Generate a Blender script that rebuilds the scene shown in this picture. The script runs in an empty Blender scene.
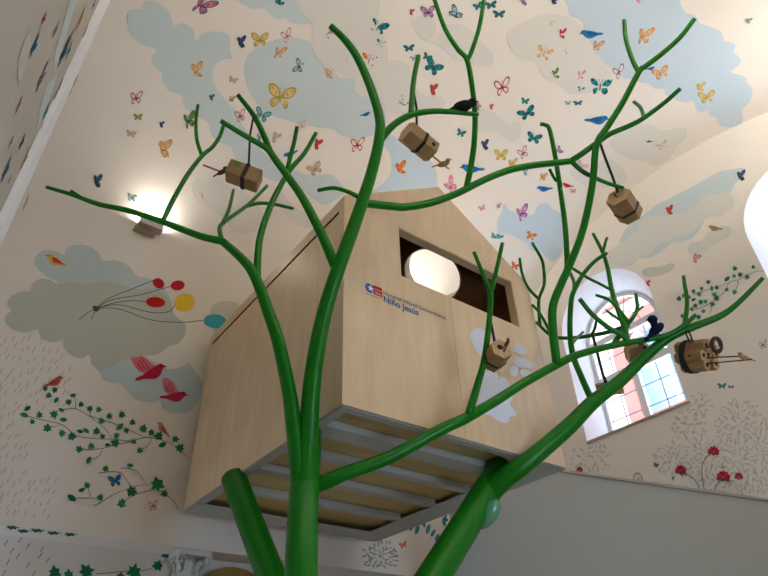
import bpy, bmesh, math, random
from mathutils import Vector, Matrix
random.seed(7)
C = bpy.context.scene.collection
PI = math.pi
CZ = 1.55                       # camera height above the floor
# ------------------------------------------------------------------ camera
YAW, PIT, ROL, F = 0.6593, 0.6327, -0.0364, 610.36
cy, sy, cp, sp = math.cos(YAW), math.sin(YAW), math.cos(PIT), math.sin(PIT)
FWD = Vector((sy*cp, cy*cp, sp)); r0 = Vector((cy, -sy, 0)); u0 = r0.cross(FWD)
RGT = math.cos(ROL)*r0 + math.sin(ROL)*u0
UPV = -math.sin(ROL)*r0 + math.cos(ROL)*u0
EYE = Vector((0, 0, CZ))
def ray(px, py):
    return (FWD + (px-384)/F*RGT - (py-288)/F*UPV).normalized()
def at(px, py, r):              # the place r metres from the eye along a sight line
    return EYE + ray(px, py)*r
def on(px, py, ax, val):        # where a sight line meets the plane  axis = val (world)
    v = ray(px, py); return EYE + v*((val-EYE[ax])/v[ax])
cam = bpy.data.cameras.new('camera'); co = bpy.data.objects.new('camera', cam); C.objects.link(co)
cam.sensor_fit = 'HORIZONTAL'; cam.sensor_width = 36; cam.lens = F/768*36; cam.clip_start = .02
co.matrix_world = Matrix.Translation(EYE) @ Matrix((RGT, UPV, -FWD)).transposed().to_4x4()
bpy.context.scene.camera = co
# ------------------------------------------------------------------ materials
def lin(c):
    return tuple((x/12.92 if x <= .04045 else ((x+.055)/1.055)**2.4) for x in c)
def hexc(h):
    h = h.lstrip('#'); return lin([int(h[i:i+2], 16)/255 for i in (0, 2, 4)])
MATS = {}
def mat(name, col, rough=.6, metal=0, noise=0, nscale=6, bump=0, coat=0, emit=None, estr=0, spec=None):
    if name in MATS: return MATS[name]
    m = bpy.data.materials.new(name); m.use_nodes = True
    nt = m.node_tree; b = nt.nodes['Principled BSDF']
    c = hexc(col) if isinstance(col, str) else col
    b.inputs['Base Color'].default_value = (*c, 1); b.inputs['Roughness'].default_value = rough
    b.inputs['Metallic'].default_value = metal
    if coat: b.inputs['Coat Weight'].default_value = coat; b.inputs['Coat Roughness'].default_value = .15
    if spec is not None: b.inputs['Specular IOR Level'].default_value = spec
    if emit: b.inputs['Emission Color'].default_value = (*hexc(emit), 1); b.inputs['Emission Strength'].default_value = estr
    if noise or bump:
        tc = nt.nodes.new('ShaderNodeTexCoord'); n = nt.nodes.new('ShaderNodeTexNoise')
        n.inputs['Scale'].default_value = nscale; n.inputs['Detail'].default_value = 5
        nt.links.new(tc.outputs['Object'], n.inputs['Vector'])
        if noise:
            mx = nt.nodes.new('ShaderNodeMix'); mx.data_type = 'RGBA'
            mx.inputs[6].default_value = (*[x*(1-noise) for x in c], 1); mx.inputs[7].default_value = (*[min(1, x*(1+noise)) for x in c], 1)
            nt.links.new(n.outputs['Fac'], mx.inputs[0]); nt.links.new(mx.outputs[2], b.inputs['Base Color'])
        if bump:
            bp = nt.nodes.new('ShaderNodeBump'); bp.inputs['Strength'].default_value = bump; bp.inputs['Distance'].default_value = .01
            nt.links.new(n.outputs['Fac'], bp.inputs['Height']); nt.links.new(bp.outputs['Normal'], b.inputs['Normal'])
    MATS[name] = m; return m
def paint(h): return mat('paint_'+h.lstrip('#'), h, .8, spec=.15)
def wood(name, c1, c2, scale=(1, 1, 1), rough=.35, coat=0):
    m = bpy.data.materials.new(name); m.use_nodes = True; nt = m.node_tree; b = nt.nodes['Principled BSDF']
    tc = nt.nodes.new('ShaderNodeTexCoord'); mp = nt.nodes.new('ShaderNodeMapping'); mp.inputs['Scale'].default_value = scale
    n = nt.nodes.new('ShaderNodeTexNoise'); n.inputs['Scale'].default_value = 3; n.inputs['Detail'].default_value = 8; n.inputs['Roughness'].default_value = .62
    n.inputs['Distortion'].default_value = .6
    n2 = nt.nodes.new('ShaderNodeTexNoise'); n2.inputs['Scale'].default_value = 1.6; n2.inputs['Detail'].default_value = 2
    cr = nt.nodes.new('ShaderNodeValToRGB'); cr.color_ramp.elements[0].position = .3; cr.color_ramp.elements[1].position = .68
    cr.color_ramp.elements[0].color = (*hexc(c1), 1); cr.color_ramp.elements[1].color = (*hexc(c2), 1)
    mx = nt.nodes.new('ShaderNodeMix'); mx.data_type = 'RGBA'; mx.blend_type = 'MULTIPLY'; mx.inputs[0].default_value = .35
    c3 = nt.nodes.new('ShaderNodeValToRGB'); c3.color_ramp.elements[0].position = .35; c3.color_ramp.elements[1].position = .65
    c3.color_ramp.elements[0].color = (.72, .66, .58, 1); c3.color_ramp.elements[1].color = (1, 1, 1, 1)
    L = nt.links.new
    L(tc.outputs['Object'], mp.inputs['Vector']); L(mp.outputs['Vector'], n.inputs['Vector']); L(tc.outputs['Object'], n2.inputs['Vector'])
    L(n.outputs['Fac'], cr.inputs['Fac']); L(n2.outputs['Fac'], c3.inputs['Fac'])
    L(cr.outputs['Color'], mx.inputs[6]); L(c3.outputs['Color'], mx.inputs[7]); L(mx.outputs[2], b.inputs['Base Color'])
    b.inputs['Roughness'].default_value = rough
    if coat: b.inputs['Coat Weight'].default_value = coat; b.inputs['Coat Roughness'].default_value = .3
    MATS[name] = m; return m
WALL = mat('cream_plaster', '#ece5dc', .85, noise=.03, nscale=2.5, bump=.05, spec=.2)
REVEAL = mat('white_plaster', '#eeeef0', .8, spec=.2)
GREYW = mat('grey_plaster', '#a9aaa2', .75, noise=.03, nscale=1.5)
CAPM = mat('parapet_cap', '#a39c8e', .6)
PLY = wood('birch_plywood', '#d8ba93', '#e3c9a3', (3, 3, .5), .33, .15)
PLYD = wood('floor_plywood', '#b39a5e', '#c9b27a', (.5, 6, 1), .5)
INNER = wood('brown_plywood', '#7a4f26', '#8f6234', (4, 4, .5), .6)  # darker brown than the outside, used on faces turned inward
BOXW = wood('pine_box', '#8a6a42', '#a38355', (3, 3, 8), .55)
BOXE = wood('pine_end_grain', '#b08e60', '#c8a87a', (8, 8, 3), .6)
STEEL = mat('grey_painted_steel', '#a9aba4', .45)
DARK = mat('dark_gap', '#2a1d12', .9)
GREEN = mat('green_gloss_paint', (.0015, .15, .0015), .36, coat=.06, noise=.05, nscale=3, spec=.25)
GTIP = mat('black_tip_cap', '#0c2410', .5)
BLACK = mat('black_webbing', '#17151a', .7)
FRAME = mat('white_window_frame', '#dcdcdc', .4)
LEAD = mat('lead_bar', '#6d7076', .5)
HOLE = mat('bored_hole', '#171009', .9)
# ------------------------------------------------------------------ object helpers
def tag(o, label=None, cat=None, group=None, kind=None):
    for k, v in (('label', label), ('category', cat), ('group', group), ('kind', kind)):
        if v: o[k] = v
    return o
def empty(name, loc, label=None, cat=None, group=None, kind=None):
    o = bpy.data.objects.new(name, None); C.objects.link(o); o.location = loc; o.empty_display_size = .1
    return tag(o, label, cat, group, kind)
def origin(o):
    p = Vector((0, 0, 0)); q = o
    while q is not None: p += q.location; q = q.parent
    return p
def obj(name, bm, mats, parent=None, smooth=False, loc=None):
    """bm is in world coordinates; becomes one mesh object under parent"""
    base = origin(parent) if parent else Vector((0, 0, 0))
    off = Vector(loc) if loc is not None else base
    bmesh.ops.translate(bm, verts=bm.verts, vec=-off)
    me = bpy.data.meshes.new(name); bm.to_mesh(me); bm.free()
    for m in (mats if isinstance(mats, (list, tuple)) else [mats]): me.materials.append(m)
    if smooth:
        for p in me.polygons: p.use_smooth = True
    o = bpy.data.objects.new(name, me); C.objects.link(o)
    if parent: o.parent = parent
    o.location = off-base
    return o
def box(bm, lo, hi, mi=0):
    x0, y0, z0 = lo; x1, y1, z1 = hi
    v = [bm.verts.new(p) for p in ((x0, y0, z0), (x1, y0, z0), (x1, y1, z0), (x0, y1, z0), (x0, y0, z1), (x1, y0, z1), (x1, y1, z1), (x0, y1, z1))]
    for f in ((0, 3, 2, 1), (4, 5, 6, 7), (0, 1, 5, 4), (1, 2, 6, 5), (2, 3, 7, 6), (3, 0, 4, 7)):
        bm.faces.new([v[i] for i in f]).material_index = mi
    return bm
def obox(bm, c, ax, half, mi=0):
    """oriented box: centre, three axes, half sizes"""
    v = []
    for k in (-1, 1):
        for i, j in ((-1, -1), (1, -1), (1, 1), (-1, 1)):
            v.append(bm.verts.new(Vector(c)+ax[0]*half[0]*i+ax[1]*half[1]*j+ax[2]*half[2]*k))
    for f in ((0, 3, 2, 1), (4, 5, 6, 7), (0, 1, 5, 4), (1, 2, 6, 5), (2, 3, 7, 6), (3, 0, 4, 7)):
        bm.faces.new([v[i] for i in f]).material_index = mi
    return bm
def fill(loops, holes=()):
    """triangulated flat region in (a,b) with holes -> (points, tris)"""
    bm = bmesh.new()
    es = []
    for lp in [loops]+list(holes):
        vs = [bm.verts.new((p[0], p[1], 0)) for p in lp]
        for i in range(len(vs)): es.append(bm.edges.new((vs[i], vs[(i+1) % len(vs)])))
    bmesh.ops.triangle_fill(bm, edges=es, use_beauty=True)
    return bm
def plate(bm, outline, holes, place, mi=0):
    """prism between place(a,b,0) and place(a,b,1) for a flat outline with holes"""
    t = fill(outline, holes); t.verts.ensure_lookup_table(); t.verts.index_update()
    A = [bm.verts.new(place(v.co.x, v.co.y, 0)) for v in t.verts]; B = [bm.verts.new(place(v.co.x, v.co.y, 1)) for v in t.verts]
    for f in t.faces:
        i = [v.index for v in f.verts]
        bm.faces.new([A[k] for k in i]).material_index = mi; bm.faces.new([B[k] for k in reversed(i)]).material_index = mi
    n = 0
    for lp in [outline]+list(holes):
        for k in range(len(lp)):
            a, b = n+k, n+(k+1) % len(lp)
            bm.faces.new((A[a], A[b], B[b], B[a])).material_index = mi
        n += len(lp)
    t.free(); bmesh.ops.recalc_face_normals(bm, faces=bm.faces); return bm
def catmull(pts, n=8, closed=False):
    P = [Vector(p) for p in pts]; out = []
    m = len(P)
    if m < 3 and not closed: return [P[0].lerp(P[-1], i/n) for i in range(n+1)]
    rng = range(m if closed else m-1)
    for i in rng:
        p1, p2 = P[i], P[(i+1) % m]
        p0 = P[i-1] if (closed or i > 0) else p1*2-p2
        p3 = P[(i+2) % m] if (closed or i+2 < m) else p2*2-p1
        for k in range(n):
            t = k/n
            out.append(.5*((2*p1)+(p2-p0)*t+(2*p0-5*p1+4*p2-p3)*t*t+(3*p1-p0-3*p2+p3)*t**3))
    if not closed: out.append(P[-1])
    return out
def tube(bm, pts, rad, seg=14, cap=True, mi=0, capmi=None):
    """swept round bar; rad is a number or one per point"""
    P = [Vector(p) for p in pts]; n = len(P)
    if not isinstance(rad, (list, tuple)): rad = [rad]*n
    t = [(P[min(i+1, n-1)]-P[max(i-1, 0)]).normalized() for i in range(n)]
    a = t[0].orthogonal().normalized(); rings = []
    for i in range(n):
        a = (a-t[i]*a.dot(t[i])).normalized(); b = t[i].cross(a)
        rings.append([bm.verts.new(P[i]+(a*math.cos(k*2*PI/seg)+b*math.sin(k*2*PI/seg))*rad[i]) for k in range(seg)])
    for i in range(n-1):
        for k in range(seg):
            f = bm.faces.new((rings[i][k], rings[i][(k+1) % seg], rings[i+1][(k+1) % seg], rings[i+1][k])); f.material_index = mi; f.smooth = True
    if cap:
        bm.faces.new(list(reversed(rings[0]))).material_index = mi if capmi is None else capmi
        bm.faces.new(rings[-1]).material_index = mi if capmi is None else capmi
    return bm
def disc(bm, c, nrm, r, seg=16, mi=0, up=None, thick=0.0):
    nrm = Vector(nrm).normalized(); a = nrm.orthogonal().normalized(); b = nrm.cross(a)
    vs = [bm.verts.new(Vector(c)+nrm*thick+(a*math.cos(k*2*PI/seg)+b*math.sin(k*2*PI/seg))*r) for k in range(seg)]
    bm.faces.new(vs).material_index = mi
    if thick:
        w = [bm.verts.new(v.co-nrm*thick) for v in vs]
        for k in range(seg): bm.faces.new((w[k], w[(k+1) % seg], vs[(k+1) % seg], vs[k])).material_index = mi
def ellip(bm, c, ax, rad, seg=16, rings=10, mi=0):
    c = Vector(c); rows = []
    for i in range(1, rings):
        th = PI*i/rings
        rows.append([bm.verts.new(c+ax[0]*rad[0]*math.cos(th)+ax[1]*rad[1]*math.sin(th)*math.cos(k*2*PI/seg)+ax[2]*rad[2]*math.sin(th)*math.sin(k*2*PI/seg)) for k in range(seg)])
    top = bm.verts.new(c+ax[0]*rad[0]); bot = bm.verts.new(c-ax[0]*rad[0])
    for k in range(seg):
        fs = [bm.faces.new((top, rows[0][k], rows[0][(k+1) % seg])), bm.faces.new((bot, rows[-1][(k+1) % seg], rows[-1][k]))]
        for i in range(rings-2): fs.append(bm.faces.new((rows[i][k], rows[i+1][k], rows[i+1][(k+1) % seg], rows[i][(k+1) % seg])))
        for f in fs: f.material_index = mi; f.smooth = True
# ------------------------------------------------------------------ the hall
YB, YC, VA, VB, ZS = 6.4, 2.66, 3.74, 2.65, 4.22+CZ      # back wall, vault axis, half span, rise, springing height
XR, XL, YF = 7.4, -1.5, 2.66-3.74
ZL = 1.59+CZ                                             # ledge under the back wall
def vault(th): return YC+VA*math.cos(th), ZS+VB*math.sin(th)
NV = 72
bm = bmesh.new(); prev = None
for i in range(NV+1):
    y, z = vault(PI*i/NV); cur = (bm.verts.new((XL, y, z)), bm.verts.new((XR, y, z)))
    if prev: bm.faces.new((prev[0], prev[1], cur[1], cur[0])).smooth = True
    prev = cur
ceiling = tag(obj('ceiling', bm, WALL), 'cream barrel vault painted with butterflies and clouds', 'ceiling', kind='structure')
bm = bmesh.new(); prev = None
for y, z in ((YB+.36, 0), (YB+.36, ZL), (YB, ZL), (YB, ZS)):
    cur = (bm.verts.new((XL, y, z)), bm.verts.new((XR, y, z)))
    if prev: bm.faces.new((prev[0], prev[1], cur[1], cur[0]))
    prev = cur
wall_back = tag(obj('wall_back', bm, WALL), 'cream end wall painted with balloons, birds and ivy', 'wall', kind='structure')
FILL_WIN = [(3.0, .75, .9, 2.7)]  # unseen opening added in the front wall to fill the lower hall with light
bm = bmesh.new()
def archf(yc, hw, z0, zs, n=14): return [(yc-hw, z0), (yc+hw, z0)]+[(yc+hw*math.cos(PI*i/n), zs+hw*math.sin(PI*i/n)) for i in range(n+1)]
plate(bm, [(XL, 0), (XR, 0), (XR, ZS), (XL, ZS)], [archf(*q) for q in FILL_WIN], lambda p, q, t: Vector((p, YF-.3*t, q)))
wall_front = tag(obj('wall_front', bm, WALL), 'cream wall behind the viewer', 'wall', kind='structure')
bm = bmesh.new(); bm.faces.new([bm.verts.new(p) for p in ((XL, YF, 0), (XR, YF, 0), (XR, YB+.36, 0), (XL, YB+.36, 0))])
tag(obj('floor', bm, mat('floor_wood', '#b7a184', .5, noise=.05)), 'plain light brown floor', 'floor', kind='structure')
# left pier whose painted face is seen at a grazing angle, with a bevelled arris
def vz(y):
    s = max(-1, min(1, (y-YC)/VA)); return ZS+VB*math.sqrt(max(0, 1-s*s))
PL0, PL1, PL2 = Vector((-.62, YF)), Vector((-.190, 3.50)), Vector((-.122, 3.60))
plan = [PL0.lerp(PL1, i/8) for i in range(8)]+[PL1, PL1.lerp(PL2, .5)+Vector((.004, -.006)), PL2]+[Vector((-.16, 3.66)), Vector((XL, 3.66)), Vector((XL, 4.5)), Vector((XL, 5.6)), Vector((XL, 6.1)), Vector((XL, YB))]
PIERW = mat('shaded_plaster', '#c6c0b5', .85, noise=.03, nscale=2.5, bump=.05, spec=.2)  # wall plaster made darker; the pier's shade is put into the colour
def strip(pl):
    bm = bmesh.new(); prev = None
    for p in pl:
        cur = (bm.verts.new((p.x, p.y, 0)), bm.verts.new((p.x, p.y, vz(p.y)+.25)))
        if prev: bm.faces.new((prev[0], cur[0], cur[1], prev[1]))
        prev = cur
    return bm
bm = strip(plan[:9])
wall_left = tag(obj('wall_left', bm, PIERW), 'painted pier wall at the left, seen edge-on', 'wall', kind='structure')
obj('lit_arris_strip', strip(plan[8:11]), REVEAL, wall_left); obj('pier_return', strip(plan[10:]), WALL, wall_left)  # white strip: the bright light along the arris is put into its colour
# right wall, a lunette with two arched openings
def arch(yc, hw, z0, zs, n=18):
    return [(yc-hw, z0), (yc+hw, z0)]+[(yc+hw*math.cos(PI*i/n), zs+hw*math.sin(PI*i/n)) for i in range(n+1)]
WINS = [(4.125, .80, .65, 4.17), (1.10, .80, .65, 1.10)]
Z0, ZW = 3.31+CZ, 5.0+CZ
out = [(YB+.36, 0), (YB+.36, ZL), (YB, ZL)]+[vault(PI*i/48) for i in range(49)]+[(YF, 0)]
bm = fill(out, [arch(w[0], w[1], Z0, ZW) for w in WINS])
for v in bm.verts: v.co = Vector((XR, v.co.x, v.co.y))
wall_right = tag(obj('wall_right', bm, WALL), 'cream lunette wall with arched windows', 'wall', kind='structure')
GLASS = bpy.data.materials.new('window_glass'); GLASS.use_nodes = True
nt = GLASS.node_tree; nt.nodes.clear(); o_ = nt.nodes.new('ShaderNodeOutputMaterial'); m_ = nt.nodes.new('ShaderNodeMixShader'); t_ = nt.nodes.new('ShaderNodeBsdfTransparent'); g_ = nt.nodes.new('ShaderNodeBsdfGlossy')
g_.inputs['Roughness'].default_value = .02; m_.inputs[0].default_value = .05
t_.inputs['Color'].default_value = (.97, .98, 1, 1)
for a, b in ((t_.outputs[0], m_.inputs[1]), (g_.outputs[0], m_.inputs[2]), (m_.outputs[0], o_.inputs[0])): nt.links.new(a, b)
XW = 7.9
for wi, (yc, hw, hf, yf) in enumerate(WINS):
    A = arch(yc, hw, Z0, ZW); zf0, zfs = Z0+.02, 4.95+CZ; B = arch(yf, hf, zf0, zfs)
    W = empty('window_%d' % (wi+1), (XW, yf, zf0), ['arched white casement window with leaded panes', 'arched window at the right edge of the wall'][wi], 'window', kind='structure')
    bm = bmesh.new()
    a = [bm.verts.new((XR, p[0], p[1])) for p in A]; b = [bm.verts.new((XW, p[0], p[1])) for p in B]
    for k in range(len(a)):
        f = bm.faces.new((a[k], a[(k+1) % len(a)], b[(k+1) % len(a)], b[k])); f.smooth = k > 1
    obj('window_reveal', bm, REVEAL, W)
    bm = bmesh.new(); bi = arch(yf, hf-.055, zf0+.06, zfs)
    plate(bm, B, [bi], lambda p, q, t: Vector((XW-.03+.07*t, p, q)))
    box(bm, (XW-.03, yf-.045, zf0), (XW+.04, yf+.045, zfs))                       # mullion
    box(bm, (XW-.035, yf-hf, zfs-.05), (XW+.04, yf+hf, zfs+.05))                  # transom
    box(bm, (XW-.035, yf-hf, 4.27+CZ), (XW+.04, yf+hf, 4.37+CZ))
    obj('window_frame', bm, FRAME, W)
    bm = bmesh.new()
    def bar(y0, z0, y1, z1): tube(bm, [(XW, y0, z0), (XW, y1, z1)], .0075, 6)
    for s in (-1, 1):
        bar(yf+s*hf*.52, zf0, yf+s*hf*.52, zfs)
        for z in (zf0+.34, zf0+.66, zfs-.31): bar(yf, z, yf+s*hf, z)
    tube(bm, [(XW, yf+.34*math.cos(t*PI/14), zfs+.34*math.sin(t*PI/14)) for t in range(15)], .0075, 6)
    for d in (36, 72, 108, 144):
        c, s = math.cos(math.radians(d)), math.sin(math.radians(d)); bar(yf+.34*c, zfs+.34*s, yf+hf*c, zfs+hf*s)
    obj('lead_bars', bm, LEAD, W)
    bm = fill(B)
    for v in bm.verts: v.co = Vector((XW+.005, v.co.x, v.co.y))
    obj('window_pane', bm, GLASS, W)
    bm = bmesh.new(); box(bm, (XR-.02, yc-hw, Z0-.03), (XR+.03, yc+hw, Z0+.004))
    obj('window_sill', bm, mat('sill_stone', '#a59a90', .6), W)
# ------------------------------------------------------------------ the building across the street
bm = bmesh.new(); XF = 13.5
arcs = [(.6+2.9*j, .8, 4.3+k*3.3, 5.9+k*3.3) for j in range(6) for k in range(5)]
plate(bm, [(-6, 0), (20, 0), (20, 26), (-6, 26)], [arch(y, h, a, b, 14) for y, h, a, b in arcs], lambda p, q, t: Vector((XF+.5*t, p, q)))
BRK = bpy.data.materials.new('pink_brick'); BRK.use_nodes = True; nt = BRK.node_tree
br = nt.nodes.new('ShaderNodeTexBrick'); tc = nt.nodes.new('ShaderNodeTexCoord'); sx = nt.nodes.new('ShaderNodeSeparateXYZ'); cx = nt.nodes.new('ShaderNodeCombineXYZ')
nt.links.new(tc.outputs['Object'], sx.inputs[0]); nt.links.new(sx.outputs['Y'], cx.inputs['X']); nt.links.new(sx.outputs['Z'], cx.inputs['Y']); nt.links.new(cx.outputs[0], br.inputs['Vector'])
br.inputs['Color1'].default_value = (*hexc('#c4a89c'), 1); br.inputs['Color2'].default_value = (*hexc('#cdb5aa'), 1); br.inputs['Mortar'].default_value = (*hexc('#a98a7e'), 1); br.inputs['Scale'].default_value = 3.2
nt.links.new(br.outputs['Color'], nt.nodes['Principled BSDF'].inputs['Base Color']); nt.nodes['Principled BSDF'].inputs['Roughness'].default_value = .9
fac = empty('brick_building', (XF, 7, 0), 'sunlit pink brick building with round arches seen through the window', 'building')
obj('brick_wall', bm, BRK, fac)
for y, h, a, b in arcs:
    bm = bmesh.new(); o2 = arch(y, h+.36, a-.1, b, 14); i2 = arch(y, h, a+.001, b, 14)
    plate(bm, o2, [i2], lambda p, q, t: Vector((XF-.12+.12*t, p, q)))
    obj('arch_surround', bm, mat('red_brick_band', '#8d5648', .9), fac)
    bm = fill(arch(y, h+.02, a-.02, b, 14))
    for v in bm.verts: v.co = Vector((XF+.4, v.co.x, v.co.y))
    w = obj('arched_window', bm, mat('far_glass', '#7d9ab4', .25), fac)
    bm = bmesh.new(); box(bm, (XF+.33, y-.06, a), (XF+.4, y+.06, b+h)); box(bm, (XF+.33, y-h, b-.06), (XF+.4, y+h, b+.06))
    obj('glazing_bar', bm, FRAME, w)
# ------------------------------------------------------------------ painted decoration: surfaces, u = along, v = up the profile
ARC = [0.0]; NA = 2000
for i in range(NA):
    a, b = vault(PI*i/NA), vault(PI*(i+1)/NA); ARC.append(ARC[-1]+math.hypot(a[0]-b[0], a[1]-b[1]))
HW = ZS-ZL
class BV:                                     # back wall running up into the vault
    @staticmethod
    def P(u, v):
        if v <= HW: return Vector((u, YB, ZL+v)), Vector((0, -1, 0))
        s = min(v-HW, ARC[-1]); lo, hi = 0, NA
        while hi-lo > 1:
            m = (lo+hi)//2
            if ARC[m] <= s: lo = m
            else: hi = m
        t = PI*(lo+(s-ARC[lo])/(ARC[hi]-ARC[lo]))/NA; y, z = vault(t)
        # stay on the faceted mesh the ceiling is made of
        i = min(int(t/PI*NV), NV-1); a, b = vault(PI*i/NV), vault(PI*(i+1)/NV)
        d = Vector((b[0]-a[0], b[1]-a[1])).normalized(); q = Vector((y-a[0], z-a[1])).dot(d)
        return Vector((u, a[0]+d.x*q, a[1]+d.y*q)), Vector((0, -math.cos(t)/VA, -math.sin(t)/VB)).normalized()
    @staticmethod
    def cast(px, py):
        d = ray(px, py); z = (EYE+d*(YB/d.y)).z if d.y > 0 else 99
        if d.y > .01 and z <= ZS: p = EYE+d*(YB/d.y); return p.x, p.z-ZL
        A = (d.y/VA)**2+(d.z/VB)**2; B = 2*(-YC*d.y/VA**2+(CZ-ZS)*d.z/VB**2); D = (YC/VA)**2+((CZ-ZS)/VB)**2-1
        k = (-B+math.sqrt(B*B-4*A*D))/(2*A); p = EYE+d*k
        t = math.atan2((p.z-ZS)/VB, (p.y-YC)/VA); i = t/PI*NA; j = int(i)
        return p.x, HW+ARC[j]+(ARC[min(j+1, NA)]-ARC[j])*(i-j)
class WR:
    @staticmethod
    def P(u, v): return Vector((XR, u, v)), Vector((-1, 0, 0))
    @staticmethod
    def cast(px, py): p = on(px, py, 0, XR); return p.y, p.z
DL = (PL1-PL0).normalized(); NL = Vector((DL.y, -DL.x))
class LW:
    @staticmethod
    def P(u, v): q = PL0+DL*u; return Vector((q.x, q.y, v)), Vector((NL.x, NL.y, 0))
    @staticmethod
    def cast(px, py):
        d = ray(px, py); k = PL0.dot(NL)/(d.x*NL.x+d.y*NL.y); p = EYE+d*k
        return (Vector((p.x, p.y))-PL0).dot(DL), p.z
class LB:
    @staticmethod
    def P(u, v): return Vector((u, YB+.36, v)), Vector((0, -1, 0))
    @staticmethod
    def cast(px, py): p = on(px, py, 1, YB+.36); return p.x, p.z
class SF:
    @staticmethod
    def P(u, v): return Vector((u, v, ZL)), Vector((0, 0, -1))
    @staticmethod
    def cast(px, py): p = on(px, py, 2, ZL); return p.x, p.y
class HF:                                      # front of the tree house
    @staticmethod
    def P(u, v): return Vector((u, 3.3073, v)), Vector((0, -1, 0))
    @staticmethod
    def cast(px, py): p = on(px, py, 1, 3.3073); return p.x, p.z
class Decal:
    def __init__(s, surf): s.surf = surf; s.polys = []; s.mats = []
    def mi(s, h):
        m = paint(h)
        if m not in s.mats: s.mats.append(m)
        return s.mats.index(m)
    def poly(s, uv, h, layer=1): s.polys.append(([tuple(p[:2]) for p in uv], s.mi(h), layer)); return s
    def px(s, pts, h, layer=1, smooth=4):
        q = catmull([(x, y, 0) for x, y in pts], smooth, True) if smooth else [Vector((x, y, 0)) for x, y in pts]
        return s.poly([s.surf.cast(p.x, p.y) for p in q], h, layer)
    def stroke(s, pts, wpx, h, layer=2, n=6, taper=1.0):
        q = catmull([(x, y, 0) for x, y in pts], n); L, R = [], []
        for i, p in enumerate(q):
            t = (q[min(i+1, len(q)-1)]-q[max(i-1, 0)]).normalized(); w = wpx/2*(1+(taper-1)*i/(len(q)-1))
            nn = Vector((-t.y, t.x, 0))*w; L.append(s.surf.cast(*(p+nn).xy)); R.append(s.surf.cast(*(p-nn).xy))
        for i in range(len(L)-1): s.poly([L[i], L[i+1], R[i+1], R[i]], h, layer)
        return s
    def build(s, name, parent, label=None, kind=None, fine=False):
        bm = bmesh.new(); gap = .0025
        for uv, mi, layer in s.polys:
            t = bmesh.new()
            try: t.faces.new([t.verts.new((a, b, 0)) for a, b in uv])
            except ValueError: t.free(); continue
            t.normal_update(); bmesh.ops.triangulate(t, faces=t.faces[:], ngon_method='EAR_CLIP')
            if fine:
                v0 = min(p[1] for p in uv); v1 = max(p[1] for p in uv); n = int((v1-v0)/.1)
                for k in range(n):
                    bmesh.ops.bisect_plane(t, geom=t.verts[:]+t.edges[:]+t.faces[:], plane_co=(0, v0+(v1-v0)*(k+1)/(n+1), 0), plane_no=(0, 1, 0))
            m = {}
            for v in t.verts:
                p, nn = s.surf.P(v.co.x, v.co.y); m[v] = bm.verts.new(p+nn*gap*layer)
            for f in t.faces:
                g = bm.faces.new([m[v] for v in f.verts]); g.material_index = mi
            t.free()
        bm.normal_update()
        cz = sum((v.co for v in bm.verts), Vector())/len(bm.verts); nn = Vector()
        for uv, mi, layer in s.polys[:1]: nn = s.surf.P(*uv[0])[1]
        for f in bm.faces:
            if f.normal.dot(nn) < 0: f.normal_flip()
        o = obj(name, bm, s.mats, parent, loc=cz)
        return tag(o, label, kind=kind)
def axes(surf, px, py, ang):
    """a unit step of one pixel along image angle ang -> (centre, a, b) in uv, isotropic on the surface"""
    c = Vector(surf.cast(px, py)); d = 1.0
    dx = (Vector(surf.cast(px+d, py))-Vector(surf.cast(px-d, py)))/2/d; dy = (Vector(surf.cast(px, py-d))-Vector(surf.cast(px, py+d)))/2/d
    a = dx*math.cos(ang)+dy*math.sin(ang); b = -dx*math.sin(ang)+dy*math.cos(ang)
    return c, a, b
UW = [(.02, .03), (.08, .2), (.2, .36), (.36, .44), (.48, .4), (.5, .28), (.44, .12), (.32, .0), (.16, -.04), (.03, -.03)]
DW = [(.03, -.02), (.16, -.03), (.3, -.08), (.37, -.2), (.33, -.34), (.22, -.4), (.12, -.32), (.05, -.16)]
def smoothp(p, n=3): return [(q.x, q.y) for q in catmull([(a, b, 0) for a, b in p], n, True)]
UWS, DWS = smoothp(UW), smoothp(DW)
def shrink(p, k):
    cx = sum(a for a, b in p)/len(p); cy_ = sum(b for a, b in p)/len(p); return [(cx+(a-cx)*k, cy_+(b-cy_)*k) for a, b in p]
def small_ell(x, y, rx, ry, n=8): return [(x+rx*math.cos(2*PI*i/n), y+ry*math.sin(2*PI*i/n)) for i in range(n)]
PAL = {  # edge, fill, spot
 'orange': ('#c98a4e', '#e6c08c', '#d29a5e'), 'red': ('#b9303a', '#d8524f', '#8e1f2e'), 'crimson': ('#a03050', '#ead2cc', '#a03050'),
 'pink': ('#cf6f8e', '#e9b3bd', '#c95a7c'), 'pale': ('#dda6a0', '#eac9c2', '#d99a94'), 'teal': ('#17555c', '#1f9090', '#123f47'),
 'navy': ('#1f3355', '#46688f', '#16243c'), 'blue': ('#1f5f95', '#2f83bd', '#184a78'), 'light': ('#3a4a58', '#a9c9d3', '#5a7684'),
 'yellow': ('#bfa24a', '#e0c982', '#c9ab58'), 'olive': ('#8b8340', '#b3a860', '#6d6a34'), 'beige': ('#b5a184', '#d6c5a8', '#a8906e'),
 'purple': ('#5d4a78', '#c79ab8', '#7d5c92'), 'grey': ('#6f7f86', '#b5bfbd', '#5f6f78'), 'green': ('#3f6a3e', '#7f9a58', '#2f5a44'),
 'pinkteal': ('#1f6d80', '#d77a94', '#9a3d5c'), 'coral': ('#d8532f', '#e98a68', '#b93d24'), 'tealpink': ('#1c8a94', '#58b3b3', '#dba3a0'),
 'orangered': ('#d1622a', '#e79a4a', '#c23d2a'), 'violetpink': ('#5b4f9a', '#e0a0be', '#c4557e')}
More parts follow.
